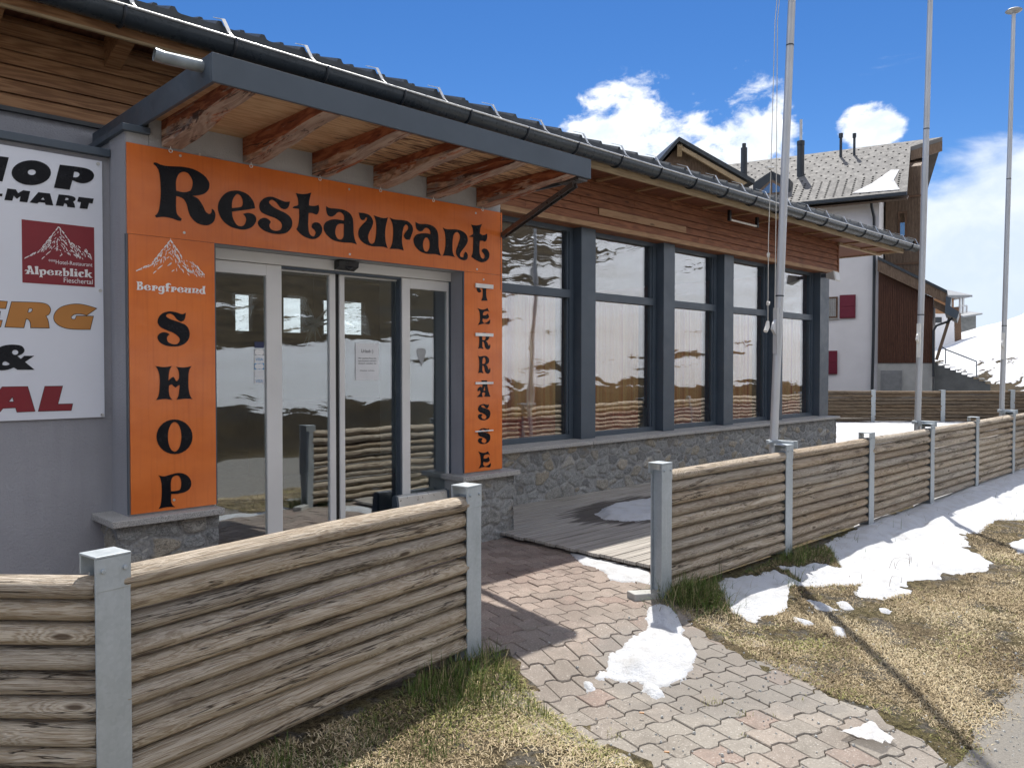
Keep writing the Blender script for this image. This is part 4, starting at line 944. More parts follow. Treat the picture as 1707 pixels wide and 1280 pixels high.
# orange column logo: map the logo drawing (crop of the white board) to the pillar
def px_orange(x, y_): return py(226.5+(x-350)/(1310-350)*(341-226.5), 399.5+(y_-150)/(620-150)*59+(x-835)/960*8.5, YL)
mountain(px_orange, YL, sign, M['white_vinyl'], seed=2)
word('Bergfreund', 227, 343.5, 483, 490.5, 14, YL, M['white_vinyl'], sign)
# ------------------------------------------------------------------ white board at left
YB = 5.606
board = thing('shop_sign', (.9, YB, 1.27), 'white sign board on the grey wall with black, orange and red slanted capitals', 'sign')
MB().box(-1.2, 1.675, YB-.006, 5.618, 1.272, 2.953).build('panel', M['sign_white'], board)
YL2 = YB-.0074
CC, CD, CE = (0, 240, 8.535), (0, 480, 5.3333), (0, 360, 8.535)
bk = M['black_vinyl']
letter('-95,163c 125,195c 35,537c -185,508c', CC, YL2, bk, board)
letter('', CC, YL2, bk, board, ((445, 412, 280, 177), (452, 405, 58, 40)))
letter('850,297c 1150,335 1260,362 1320,405 1338,460 1310,515 1250,550 1180,563 1110,550 1030,518c 990,655c 768,625c|1055,398c 1100,403 1132,430 1115,465 1080,478 1040,475c', CC, YL2, bk, board)
letter('-40,704c 37,711c 28,748c -48,741c', CC, YL2, bk, board)
letter('105,635c 225,650c 258,702c 330,661c 430,675c 388,833c 277,822c 293,745c 240,783c 196,738c 175,808c 62,800c', CC, YL2, bk, board)
letter('545,688c 712,708c 757,877c 650,868c 638,838c 555,830c 530,850c 420,835c|615,760c 634,798c 582,792c', CC, YL2, bk, board)
letter('835,720c 990,737 1060,760 1075,795 1040,825c 1060,860 1068,910c 955,897c 950,860 915,845c 900,888c 793,878c|935,768c 970,775 968,798 925,800c', CC, YL2, bk, board)
letter('1118,755c 1333,780c 1315,850c 1265,842c 1243,928c 1133,917c 1152,830c 1100,822c', CC, YL2, bk, board)
for s in ('-130,108c 62,123c 48,182c -50,177c -58,208c 0,212c -8,262c -66,258c -72,286c 17,290c 3,346c -190,340c',
          '105,125c 350,133 420,150 447,190 435,230 405,248c 425,290 435,355c 275,352c 272,310 255,280 230,273c 210,352c 47,345c|255,180c 285,182 290,200 270,220 243,218c',
          '855,183c 770,242c 720,230 665,232 632,255 640,278 670,279c 682,250c 828,253c 800,367c 620,362 530,335 483,285 490,225 540,175 620,150 700,145 780,160'):
    letter(s, CD, YL2, bk, board, off=.0035, ext=.0006, nm='letter_outline'); letter(s, CD, YL2-.0012, M['sign_orange_vinyl'], board)
letter('-30,590c -40,560 0,525 60,507 130,504 190,515 217,547 205,580 155,605c 185,630c 215,603c 305,603c 222,658c 308,727c 155,727c 122,707c 70,726 0,732 -80,716 -110,680 -80,640 -10,612c|25,662 50,653 85,675 60,688 24,684', CD, YL2, bk, board, ((135, 572, 28, 22),))
for s in ('20,880c 245,877c 310,1095c 152,1102c 140,1063c 25,1068c 0,1100c -150,1106c|112,965c 125,1012c 73,1012c', '400,875c 555,873c 513,1033c 645,1030c 632,1087c 342,1095c'):
    letter(s, CD, YL2, bk, board, off=.0025, ext=.0006, nm='letter_outline'); letter(s, CD, YL2-.0012, M['dark_red'], board)
c4 = [py(36, 366.5, YL2), py(156.8, 378.8, YL2), py(159, 478.5, YL2), py(37, 471.5, YL2)]
x0_, x1_, z0_, z1_ = c4[0][0], c4[1][0], (c4[2][2]+c4[3][2])/2, (c4[0][2]+c4[1][2])/2
MB().box(x0_, x1_, YL2-.0006, YB-.004, z0_, z1_).build('logo_panel', M['dark_red'], board)
def px_board(x, y_): return py(x/8.535, 360+y_/8.535, YL2)
mountain(px_board, YL2-.001, board, M['white_vinyl'], seed=5)
word('Alpenblick', 41.5, 154.2, 456.5, 463, 13.5, YL2-.0016, M['white_vinyl'], board)
def small_text(txt, u1, v_base, h_px, y, parent, mat, u0=None, nm='lettering', ext=.0004, mirror=False):
    cu = bpy.data.curves.new('tmp', 'FONT'); cu.body = txt; cu.size = 1; cu.extrude = ext
    to = bpy.data.objects.new('tmp', cu); S.collection.objects.link(to); bpy.context.view_layer.update()
    me = bpy.data.meshes.new_from_object(to.evaluated_get(bpy.context.evaluated_depsgraph_get())); bpy.data.objects.remove(to)
    v = np.empty(len(me.vertices)*3); me.vertices.foreach_get('co', v); v = v.reshape(-1, 3)
    w = v[:, 0].max(); h = .72
    B = py(u1, v_base, y); A = py(u0, v_base, y); H = py(u1, v_base-h_px, y)[2]-B[2]; o3 = wloc(parent)
    sx = (B[0]-A[0])/w
    vv = np.stack([A[0]+v[:, 0]*sx-o3.x, y-v[:, 2]-o3.y, B[2]+v[:, 1]*H/h-o3.z], 1); me.vertices.foreach_set('co', vv.ravel())
    me.materials.clear(); me.materials.append(mat); me.update(); o = bpy.data.objects.new(nm, me); S.collection.objects.link(o); o.parent = parent; return o
small_text('***Hotel-Restaurant', 154, 444.8, 6.6, YL2-.0016, board, M['white_vinyl'], 81)
small_text('Fieschertal', 154.6, 474, 8.2, YL2-.0016, board, M['white_vinyl'], 105.5)
mb = MB()
for (u, v) in ((163.5, 273.5), (167.3, 484.5), (170.3, 691.5)):
    q = py(u, v, YB-.006); MB().tube([(q[0], YB-.011, q[2]), (q[0], YB-.006, q[2])], .011, 12).build('screw', M['steel'], board)
# ------------------------------------------------------------------ notices on the door
yg = 5.5605
nt = thing('paper_notice', tuple(py(612, 634, yg)), 'printed white paper notice taped inside the sliding door glass', 'notice')
a = py(593, 634, yg); b_ = py(631, 573, yg)
MB().box(a[0], b_[0], yg, yg+.001, a[2], b_[2]).build('sheet', M['paper'], nt)
small_text('Urlaub :)', 622, 588, 6, yg-.001, nt, M['ink'], 602)
for i, s in enumerate(('Wir machen Pause bis', 'zum Sommer und sind', 'danach wieder da')): small_text(s, 627, 598.5+i*4.2, 2.6, yg-.001, nt, M['ink'], 597)
small_text('Danke schön', 624, 618.5, 2.0, yg-.001, nt, M['ink'], 600)
yg2 = 5.5065
stp = thing('payment_stickers', tuple(py(432, 640, yg2)), 'column of small payment card stickers on the left door pane', 'sticker')
for (v0, v1, mt_, tx) in ((570, 580, 'card_navy', ''), (582, 592.5, 'card_grey', ''), (594, 604, 'paper', 'VISA'), (605.5, 616, 'card_blue', ''), (617, 628, 'paper', ''), (629.5, 640, 'paper', 'VISA')):
    a = py(424.5, v1, yg2); b_ = py(440.0, v0, yg2); o = MB().box(a[0], b_[0], yg2-.0005, yg2+.001, a[2], b_[2]).build('sticker', M[mt_], stp)
    if tx: small_text(tx, 438.5, v1-2.6, 5, yg2-.0012, o, M['card_blue'], 426)
    if mt_ in ('card_grey', 'card_blue'):
        c1 = py(429.5, (v0+v1)/2, yg2-.001); c2 = py(435, (v0+v1)/2, yg2-.001); mb = MB()
        for c_, dy in ((c1, 0), (c2, .0006)): mb.tube([(c_[0], yg2-.0012-dy, c_[2]), (c_[0], yg2-.0006-dy, c_[2])], .022, 16)
        mb.build('card_circles', M['white_vinyl' if mt_ == 'card_grey' else 'paper'], o)
ht = thing('cone_sticker', tuple(py(702, 600, yg2)), 'dark cone shaped sticker on the right fixed door pane', 'sticker')
c_ = py(702.5, 590, yg2)
fill([smooth_contour([(c_[0]-.045, c_[2]+.01, 0), (c_[0]-.04, c_[2]+.045, 0), (c_[0]-.01, c_[2]+.05, 0), (c_[0]+.02, c_[2]+.052, 0), (c_[0]+.045, c_[2]+.035, 0), (c_[0]+.045, c_[2], 0), (c_[0], c_[2]-.11, 1)])], yg2, 'sticker', M['card_grey'], ht)
# hanging star decoration inside the door
st = thing('hanging_star', tuple(py(523, 540, 6.0)), 'spiky clear star ornament hanging inside the sliding door', 'decoration')
mb = MB(); c_ = py(523, 540, 6.0)
for i in range(22):
    th = rng.uniform(0, 6.28); ph = rng.uniform(-1.2, 1.2); l = rng.uniform(.12, .24)
    dd = np.array((math.cos(th)*math.cos(ph), math.sin(th)*math.cos(ph)*.4, math.sin(ph))); mb.tube([c_+dd*.01, c_+dd*.05, c_+dd*l], [.004, .016, .001], 4)
mb.build('spikes', M['card_grey'], st); MB().tube([c_, c_+np.array((0, 0, 1.0))], .0015, 4).build('thread', M['ink'], st)
# low metal cover by the door
cv = thing('metal_cover', (4.16, 5.38, .02), 'low brushed metal cover with sloping dark end plate beside the entrance door', 'metal cover')
prof = [(5.455, .03), (5.455, .49), (5.447, .508), (5.425, .516), (5.395, .506), (5.31, .03)]
mb = MB(); mb.prism([(3.90, a, b_) for a, b_ in prof], (.53, 0, 0)); mb.build('cover', M['steel'], cv, bevel=.006)
for x in (3.88, 4.4305): MB().prism([(x, a, b_) for a, b_ in prof], (.0195, 0, 0)).build('end_plate', M['anthracite'], cv)
mb = MB(); mb.box(3.90, 4.43, 5.372, 5.382, .40, .405); mb.build('seam', M['anthracite_dark'], cv)
# lamps on the building
fl = thing('flood_light', (14.3, 6.28, 3.3), 'cream flood light on the last grey post under the cladding corner', 'lamp')
c_ = py(1386, 461, 6.22)
mb = MB(); mb.hexa([(c_[0]-.11, 6.10, c_[2]-.09), (c_[0]+.13, 6.10, c_[2]-.10), (c_[0]+.07, 6.30, c_[2]-.03), (c_[0]-.06, 6.30, c_[2]-.03), (c_[0]-.12, 6.13, c_[2]+.09), (c_[0]+.12, 6.13, c_[2]+.08), (c_[0]+.07, 6.30, c_[2]+.06), (c_[0]-.06, 6.30, c_[2]+.06)])
mb.build('housing', M['white_plastic'], fl, bevel=.012)
MB().hexa([(c_[0]-.09, 6.094, c_[2]-.07), (c_[0]+.11, 6.094, c_[2]-.08), (c_[0]+.11, 6.099, c_[2]-.08), (c_[0]-.09, 6.099, c_[2]-.07), (c_[0]-.10, 6.118, c_[2]+.07), (c_[0]+.10, 6.118, c_[2]+.06), (c_[0]+.10, 6.125, c_[2]+.06), (c_[0]-.10, 6.125, c_[2]+.07)]).build('lens', M['paper'], fl)
MB().box(c_[0]-.03, c_[0]+.03, 6.30, 6.41, c_[2]-.01, c_[2]+.05).build('bracket', M['anthracite'], fl)
tl = thing('tube_light', (11, 6.1, 3.86), 'slim tube light fixed under the timber soffit', 'lamp')
a = py(1216, 366, 6.12); b_ = py(1262, 378.5, 6.12)
MB().tube([a, (b_[0], a[1], a[2])], .016, 10).build('tube', M['white_plastic'], tl, smooth=True)
for x_ in (a[0], b_[0]): MB().box(x_-.025, x_+.025, a[1]-.02, a[1]+.02, a[2]-.02, 3.926).build('bracket', M['black_plastic'], tl)
# ------------------------------------------------------------------ fences
HF = .957
def log_mesh(seed, L=1.0, r=.0445):
    rr = np.random.default_rng(seed); n = 18; k = 13
    xs_ = np.concatenate([[0, .006], np.linspace(.022, L-.022, k-4), [L-.006, L]])
    rs = r*(1+.035*np.cumsum(rr.normal(0, .35, k))/3); rs = np.clip(rs, r*.90, r*1.10); rs[1] *= .86; rs[-2] *= .86; rs[0] = rs[1]*.66; rs[-1] = rs[-2]*.66
    oy = .004*np.sin(xs_*rr.uniform(2, 6)+rr.uniform(0, 6)); oz = .003*np.sin(xs_*rr.uniform(2, 6)+rr.uniform(0, 6))
    mb = MB(); vs = []; uv = []
    for i in range(k):
        for j in range(n+1):
            th = 2*math.pi*j/n+math.pi/2; fl = 1+.03*math.sin(3*th+seed)
            vs.append((xs_[i], oy[i]+rs[i]*fl*math.cos(th), oz[i]+rs[i]*fl*math.sin(th))); uv.append((xs_[i]*1.85, j/n*.28))
    fs = [(i*(n+1)+j, i*(n+1)+j+1, (i+1)*(n+1)+j+1, (i+1)*(n+1)+j) for i in range(k-1) for j in range(n)]
    mb.add(vs, fs, .5, uv)
    for e, i in ((0, 0), (1, k-1)):
        b0 = i*(n+1); ring = [vs[b0+j] for j in range(n)]; mb.add(ring, [tuple(range(n)) if e else tuple(range(n-1, -1, -1))], .5, [(q[1]*.3+9, q[2]) for q in ring])
    return mb
LOGS = [log_mesh(s) for s in range(8)]; LOGME = []
for i, l in enumerate(LOGS):
    o = l.build('log', M['log'], smooth=True); LOGME.append(o.data); bpy.data.objects.remove(o)
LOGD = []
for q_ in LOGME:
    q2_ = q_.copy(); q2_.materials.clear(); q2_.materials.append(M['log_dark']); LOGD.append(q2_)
def post_proto():
    mb = MB(); w, d, tk = .12, .115, .009
    mb.box(-w/2, w/2, -d/2, -d/2+tk, -.35, .948); mb.box(-.03, .03, d/2-tk, d/2, -.35, .885); mb.box(-w/2, w/2, d/2-tk, d/2, .885, .948)
    mb.box(-.004, .004, -d/2+tk, d/2-tk, -.35, .90)
    mb.box(-w/2-.001, w/2+.001, -d/2-.0025, -d/2, .835, .948)
    p = mb.build('post', M['galv'], bevel=.002)
    mb = MB(); mb.box(-w/2-.0015, w/2+.0015, -d/2-.0035, d/2+.001, .949, .957); 
    for x in (-.038, .038): mb.tube([(x, -d/2-.012, .905), (x, -d/2-.002, .905)], .008, 8)
    c = mb.build('cap', M['galv'], p, bevel=.002); c.location = (0, 0, 0)
    return p
PP = post_proto(); PCAP = PP.children[0]; used_post = []
def fence(pts, loc, label, widths=10, ztop=.90, zbot=.05, cat='fence', heights=None, nlog=10, meshes=None):
    f = thing('log_fence', loc, label, cat); L0 = np.array(loc)
    for i, p in enumerate(pts):
        a = np.array(pts[min(i+1, len(pts)-1)])-np.array(pts[max(i-1, 0)] if i not in (0,) else pts[0])
        if i == 0: a = np.array(pts[1])-np.array(pts[0])
        if i == len(pts)-1: a = np.array(pts[-1])-np.array(pts[-2])
        an = math.atan2(a[1], a[0])
        if heights: an = heights[i] if heights[i] is not None else an
        o = bpy.data.objects.new('post', PP.data); S.collection.objects.link(o); o.parent = f
        for md in PP.modifiers:
            m2 = o.modifiers.new('bevel', 'BEVEL'); m2.width = md.width; m2.segments = 2; m2.limit_method = 'ANGLE'
        o.location = (p[0]-L0[0], p[1]-L0[1], p[2]-L0[2]); o.rotation_euler.z = an
        c = bpy.data.objects.new('cap', PCAP.data); S.collection.objects.link(c); c.parent = o
        m2 = c.modifiers.new('bevel', 'BEVEL'); m2.width = .002; m2.segments = 2; m2.limit_method = 'ANGLE'
    for i in range(len(pts)-1):
        A = np.array(pts[i]); B = np.array(pts[i+1]); d = B-A; l = np.linalg.norm(d[:2]); an = math.atan2(d[1], d[0])
        pe = part_empty('log_panel', f, tuple(A))
        pe.rotation_euler.z = an
        pitch = (ztop-zbot)/nlog
        for j in range(nlog):
            o = bpy.data.objects.new('log', random.choice(meshes or LOGME)); S.collection.objects.link(o); o.parent = pe
            z = zbot+pitch*(j+.5)
            o.location = (.005, random.uniform(-.006, .006)+.004, z+random.uniform(-.003, .003)); k = pitch*.5/.0445*random.uniform(.90, 1.02)
            o.scale = (l-.010, k*1.34, k); fl = random.random() < .5
            o.rotation_euler = (random.choice((0, math.pi)), random.uniform(-.002, .002), 0)
            if fl: o.rotation_euler.z = math.pi; o.location.x = l-.005
    return f
P1 = gz(159, 929, HF); P2 = gz(779, 811, HF)
dd = (P2-P1)[:2]; dd = dd/np.linalg.norm(dd); nn_ = np.array((-dd[1], dd[0]))
c1 = P1[:2]+dd*.06+nn_*.058; c2 = P2[:2]+dd*.06+nn_*.058
dl = np.array((-.70, .714)); c0 = c1+dl*1.95
ang_main = math.atan2(dd[1], dd[0])
z1_ = -.03
fence([(c0[0], c0[1], -.02), (c1[0], c1[1], -.0), (c2[0], c2[1], 0)], (c1[0], c1[1], 0), 'log fence with three steel posts directly in front of the orange entrance portal', heights=[ang_main, ang_main, ang_main])
RFX = [4.50, 6.30, 8.08, 9.88, 11.63, 13.43]+[13.43+1.79*i_ for i_ in range(1, 9)]
RFY = [3.165+.006*i for i in range(len(RFX))]
fence([(x, y, -.012) for x, y in zip(RFX, RFY)], (4.5, 3.16, 0), 'long log fence with steel posts running from the path along the snow strip')
u_ = np.array((rgt[0], rgt[1])); b0 = atd(1455, 612, 21.4)[:2]
bf = [tuple(b0+u_*1.9*k)+(.05,) for k in (4.05, 3, 2, 1, 0, -1, -2, -3, -4)]
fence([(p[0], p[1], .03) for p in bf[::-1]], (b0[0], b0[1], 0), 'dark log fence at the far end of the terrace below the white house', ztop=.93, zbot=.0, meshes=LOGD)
bpy.data.objects.remove(PCAP); bpy.data.objects.remove(PP)
# ------------------------------------------------------------------ flagpoles
def flagpole(x, y, lean, H, label, rope):
    f = thing('flagpole', (x, y, 0), label, 'flagpole', 'aluminium flagpoles along the fence')
    P = lambda z: np.array((x+lean*(z-1), y, z))
    MB().tube([P(-.2), P(2.2), P(4.2), P(H)], [.036, .0355, .034, .027], 20).build('shaft', M['pole'], f, smooth=True)
    for z in (2.22, 4.45): MB().tube([P(z), P(z+.012)], .0368 if z < 4 else .0345, 20).build('joint_ring', M['anthracite_dark'], f, smooth=True)
    mb = MB(); mb.tube([P(H-.03), P(H), P(H+.012), P(H+.03), P(H+.036)], [.03, .095, .115, .09, .01], 24); mb.build('cap', M['pole'], f, smooth=True)
    mb = MB(); mb.box(x-.05, x+.05, y-.07, y+.05, .925, .965); mb.box(x-.045, x-.035, y-.2, y, .90, .965); mb.box(x+.035, x+.045, y-.2, y, .90, .965); mb.tube([(x-.12, y-.01, .95), (x-.03, y-.01, .95)], .012, 8)
    mb.build('clamp', M['galv'], f, bevel=.003)
    q = P(2.0); mb = MB(); mb.box(q[0]-.062, q[0]-.034, y-.02, y+.02, 1.72, 2.12); mb.hexa([(q[0]-.12, y-.012, 1.93), (q[0]-.06, y-.012, 1.88), (q[0]-.06, y+.012, 1.88), (q[0]-.12, y+.012, 1.93), (q[0]-.10, y-.012, 1.98), (q[0]-.06, y-.012, 2.02), (q[0]-.06, y+.012, 2.02), (q[0]-.10, y+.012, 1.98)])
    mb.build('cleat', M['white_plastic'] if not rope else M['pole'], f)
    if rope:
        mb = MB(); a = P(1.95)
        top = P(H-.05)
        mb.tube([(a[0]-.15, y+.02, 2.0), (a[0]-.15, y+.02, 2.7), (a[0]-.135, y+.01, 3.3), (a[0]-.08, y+.01, 4.6), (top[0]-.05, y, H-.05)], .0036, 6)
        mb.tube([(a[0]-.085, y-.01, 2.1), (a[0]-.075, y-.01, 3.0), (a[0]-.055, y, 4.6), (top[0]-.035, y, H-.05)], .0036, 6)
        mb.tube([(a[0]-.16, y+.02, 2.55), (a[0]-.15, y+.02, 2.58), (a[0]-.14, y+.02, 2.55)], [.004, .016, .004], 8)
        mb.build('halyard', M['rope'], f, smooth=True)
        mb = MB(); mb.tube([(a[0]-.15, y+.02, 2.0), (a[0]-.16, y+.02, 1.95), (a[0]-.19, y+.02, 1.91)], [.012, .02, .018], 10); mb.tube([(a[0]-.165, y+.02, 2.17), (a[0]-.15, y+.02, 2.15), (a[0]-.12, y+.02, 2.17)], [.004, .018, .004], 8)
        mb.tube([(a[0]-.20, y+.01, 3.315), (a[0]-.09, y+.01, 3.33)], .012, 8); mb.build('snap_hook', M['white_plastic'], f, smooth=True)
    return f
flagpole(6.42, 3.32, .071, 7.0, 'aluminium flagpole with rope halyard, in front of the restaurant windows', True)
flagpole(9.98, 3.33, .054, 7.0, 'aluminium flagpole standing in front of the brown wooden annex wall', False)
flagpole(13.54, 3.33, .060, 7.02, 'aluminium flagpole with round cap standing in front of the snowy slope', False)

# ------------------------------------------------------------------ snow patches
def in_poly(px_, py_, poly):
    ins = np.zeros(px_.shape, bool); n = len(poly)
    for i in range(n):
        x1, y1 = poly[i]; x2, y2 = poly[(i+1) % n]
        c = ((y1 > py_) != (y2 > py_)) & (px_ < (x2-x1)*(py_-y1)/(y2-y1+1e-12)+x1); ins ^= c
    return ins
def sdist(px_, py_, poly):
    d = np.full(px_.shape, 1e9); n = len(poly)
    for i in range(n):
        x1, y1 = poly[i]; x2, y2 = poly[(i+1) % n]; ex, ey = x2-x1, y2-y1
        t_ = np.clip(((px_-x1)*ex+(py_-y1)*ey)/(ex*ex+ey*ey+1e-12), 0, 1); d = np.minimum(d, np.hypot(px_-x1-t_*ex, py_-y1-t_*ey))
    return np.where(in_poly(px_, py_, poly), d, -d)
def snow(poly, label, base, thick, cell=.03, edge=.12, na=.07, nf=3.5, holes=0.0, group=None):
    poly = [tuple(p[:2]) for p in poly]; a = np.array(poly); mn = a.min(0)-.2; mx_ = a.max(0)+.2
    X, Y = np.meshgrid(np.arange(mn[0], mx_[0], cell), np.arange(mn[1], mx_[1], cell))
    A_ = X*.79+Y*.61; B_ = X*.61-Y*.79
    sd = sdist(X, Y, poly)+na*1.9*fbm(A_*nf*.55, B_*nf*1.9, 4)+na*.7*fbm(A_*nf*2, B_*nf*6, 3)
    if holes: sd = np.minimum(sd, (fbm(X*1.1+5, Y*2.3, 4)+holes)*1.2)
    hgt = thick*sst(0, edge, sd)*(1+.9*fbm(X*2.2, Y*2.2, 3))+.010*fbm(X*11, Y*11, 3)*sst(0, .1, sd)
    bz = base(X, Y) if callable(base) else base+0*X
    Z = bz+np.where(sd > 0, hgt+.004, -.012+np.clip(sd, -.06, 0)*.3)
    nx, ny = X.shape[1], X.shape[0]; F = grid_faces(nx, ny); keep = (sd.ravel()[F] > -cell*.4).any(1); F = F[keep]
    ids, inv = np.unique(F, return_inverse=True); F = inv.reshape(F.shape)
    V = np.stack([X.ravel(), Y.ravel(), Z.ravel()], 1)[ids]
    o3 = np.array((a[:, 0].mean(), a[:, 1].mean(), float(V[:, 2].min())))
    SNOWP.append((X[0, 0], Y[0, 0], cell, sd))
    ob = np_mesh('snow_patch', V-o3, F, M['snow']); ob.location = o3; tag(ob, label, 'snow', group); return ob
gb = lambda x, y: ground_near(x, y)+.006
SNOWP = []
pb = lambda x, y: ground_near(x, y)+.014
G9 = lambda *p: [gz(u, v, -.09) for u, v in p]
snow(G9((1196, 992), (1290, 968), (1330, 975), (1300, 962), (1345, 952), (1400, 950), (1372, 925), (1410, 905), (1440, 880), (1500, 868), (1560, 838), (1610, 818), (1660, 800), (1760, 775), (1800, 770), (1800, 862), (1720, 868), (1670, 868), (1640, 880), (1600, 900), (1650, 935), (1660, 955), (1600, 962), (1590, 978), (1520, 985), (1480, 1005), (1420, 1000), (1440, 975), (1385, 978), (1320, 985), (1345, 1008), (1300, 1018), (1260, 1037), (1215, 1030)),
     'broad patch of old snow along the fence in front of the log panels', gb, .024, .02, .25, .11, 3.1, .36)
snow(G9((1088, 1033), (1118, 1030), (1138, 1048), (1140, 1066), (1160, 1080), (1168, 1098), (1155, 1122), (1128, 1140), (1085, 1150), (1050, 1140), (1000, 1135), (1010, 1108), (1040, 1085), (1075, 1066)),
     'dirty snow heap on the paving beside the end post of the right fence', pb, .048, .015, .20, .055, 7)
snow(G9((1072, 1138), (1100, 1150), (1110, 1165), (1092, 1168), (1074, 1155)), 'small snow tongue on the paving below the dirty snow heap', pb, .03, .015, .06, .02, 9)
snow(G9((973, 1142), (990, 1143), (994, 1155), (982, 1158), (972, 1150)), 'tiny snow lump on the paving left of the snow heap', pb, .03, .012, .05, .012, 9)
for i, (pp, lb) in enumerate(((((1352, 1002), (1372, 1008), (1400, 1020), (1385, 1024), (1360, 1018)), 'thin white snow remnant on dry grass nearest the fence shadow'), (((1393, 1005), (1420, 1010), (1430, 1022), (1405, 1022)), 'thin snow remnant on dry grass just below the broad snow patch'),
                          (((1315, 1025), (1345, 1036), (1368, 1045), (1340, 1046), (1320, 1040)), 'narrow snow remnant crossed by the flagpole shadow'), (((1385, 1045), (1410, 1052), (1408, 1066), (1388, 1060)), 'lowest snow remnant on the dry grass beside the flagpole shadow'),
                          (((1462, 1016), (1490, 1022), (1486, 1030), (1466, 1026)), 'little snow remnant right of the others on the dry grass'))):
    snow(G9(*pp), lb, gb, .022, .014, .05, .035, 7)
snow(G9((1680, 908), (1720, 893), (1800, 890), (1800, 930), (1740, 925), (1690, 926)), 'snow patch on the dry grass at the right picture edge', gb, .035, .03, .12, .06, 4)
dk = .066
snow([gz(u, v, dk) for u, v in ((988, 857), (1012, 844), (1050, 836), (1100, 829), (1160, 824), (1160, 850), (1110, 862), (1045, 870), (1005, 866))], 'snow patch in the shade on the terrace boards', dk, .035, .025, .12, .05, 4)
snow([gz(u, v, 0.03) for u, v in ((945, 916), (975, 921), (1015, 930), (1050, 938), (1090, 948), (1090, 973), (1045, 966), (1015, 962), (1000, 946), (965, 934))], 'thin slushy snow on the paving along the terrace edge', .012, .012, .016, .16, .06, 5)
snow([(14.9, 6.3), (17, 5.9), (20, 5.6), (24, 5.2), (24.5, 7), (23, 9), (19, 10.5), (15.5, 10.5), (14.9, 8)], 'sunlit snow lying on the terrace beyond the restaurant corner', dk, .05, .08, .3, .25, 1.2)
snow([(15.0, 6.25), (14.5, 6.15), (14.44, 6.4), (14.44, 8), (14.1, 8), (14.1, 6.66), (14.2, 6.6), (14.42, 6.18)], 'small snow ridge on the granite sill at the restaurant corner', .70, .02, .02, .05, .01, 6) if False else None
# ------------------------------------------------------------------ grass
def blades(name, X, Y, Z, L, Wd, lean, kind_mat, tint, label=None):
    n = len(X); th = rng.uniform(0, 2*np.pi, n); dx = np.cos(th); dy = np.sin(th); th2 = th+np.pi/2+rng.normal(0, .3, n); wx = np.cos(th2)*Wd/2; wy = np.sin(th2)*Wd/2
    up = np.cos(lean); out = np.sin(lean)
    mxp = np.stack([X+dx*out*L*.45, Y+dy*out*L*.45, Z+up*L*.55], 1)
    le2 = np.minimum(lean*1.35, 1.62); tip = np.stack([X+dx*(out*.45+np.sin(le2)*.5)*L, Y+dy*(out*.45+np.sin(le2)*.5)*L, Z+up*L*.55+np.cos(le2)*L*.45], 1)
    b = np.stack([X, Y, Z-.004], 1); w = np.stack([wx, wy, 0*wx], 1)
    V = np.stack([b-w, b+w, mxp+w*.8, mxp-w*.8, tip+w*.12, tip-w*.12], 1).reshape(-1, 3)
    i = np.arange(n)*6; F = np.concatenate([np.stack([i, i+1, i+2, i+3], 1), np.stack([i+3, i+2, i+4, i+5], 1)])
    ob = np_mesh(name, V, F, M[kind_mat], smooth=True, face_tint=np.concatenate([tint, tint])); tag(ob, label, 'grass', kind='stuff'); return ob
def no_snow(X, Y):
    k = np.ones(len(X), bool)
    for (x0, y0, cell, sd) in SNOWP:
        i = np.round((X-x0)/cell).astype(int); j = np.round((Y-y0)/cell).astype(int); ins = (i >= 0) & (j >= 0) & (i < sd.shape[1]) & (j < sd.shape[0])
        k[ins] &= sd[j[ins], i[ins]] < .012
    return k
def scatter(n, x0, x1, y0, y1, ok):
    X = rng.uniform(x0, x1, n); Y = rng.uniform(y0, y1, n); k = ok(X, Y) & (no_snow(X, Y) | (rng.random(n) < .012)); return X[k], Y[k]
def off_path(X, Y, mgn=0.02):
    l = np.interp(Y, [.8, 1.6, 2.2, 2.7, 3.28], [2.45, 2.56, 2.64, 2.74, 2.96]); r = np.interp(Y, [.8, 1.2, 1.45, 1.95, 2.6, 3.28], [3.7, 3.86, 3.95, 4.05, 4.34, 4.5])
    return (X < l-mgn+.10*fbm(X*4, Y*4, 3)) | (X > r+mgn+.10*fbm(X*4, Y*4, 3))
def y_road(X): return 1.05+.16*fbm(X*1.7, X*0, 4)+.12*fbm(X*11, X*0+8, 3)-.05*np.maximum(X-5, 0)+rng.normal(0, .04, len(X))
def patchy(X, Y, thr): return fbm(X*2.6, Y*2.6, 4)+rng.normal(0, .08, len(X)) > thr
# dry matted turf on both sides of the path
X, Y = scatter(520000, -1.2, 9.5, .7, 3.05, lambda x, y: off_path(x, y, -.045) & (y > y_road(x)+.03) & (rng.random(len(x)) < np.clip(1.7-.16*x, .22, 1)) & patchy(x, y, -.13))
X2, Y2 = scatter(40000, 9.5, 22, -1.0, 3.0, lambda x, y: (y > y_road(x)) & patchy(x, y, -.05))
X = np.concatenate([X, X2]); Y = np.concatenate([Y, Y2]); n = len(X)
big = np.clip(1+.06*(X-5), 1, 2)
gm = fbm(X*1.3+3, Y*1.3, 3)
edge_ = np.exp(-np.minimum(np.abs(X-path_r(Y)), np.abs(X-path_l(Y)))/.16)
brn = np.clip(fbm(X*1.9+7, Y*1.9, 3)*1.2, -.28, .12)
tint = np.clip(rng.beta(2.6, 2.2, n)*.80+brn, 0, .80)
grn = gm+rng.normal(0, .12, n)+.26*edge_ > .27; tint = np.where(grn, rng.uniform(.84, 1, n), tint)
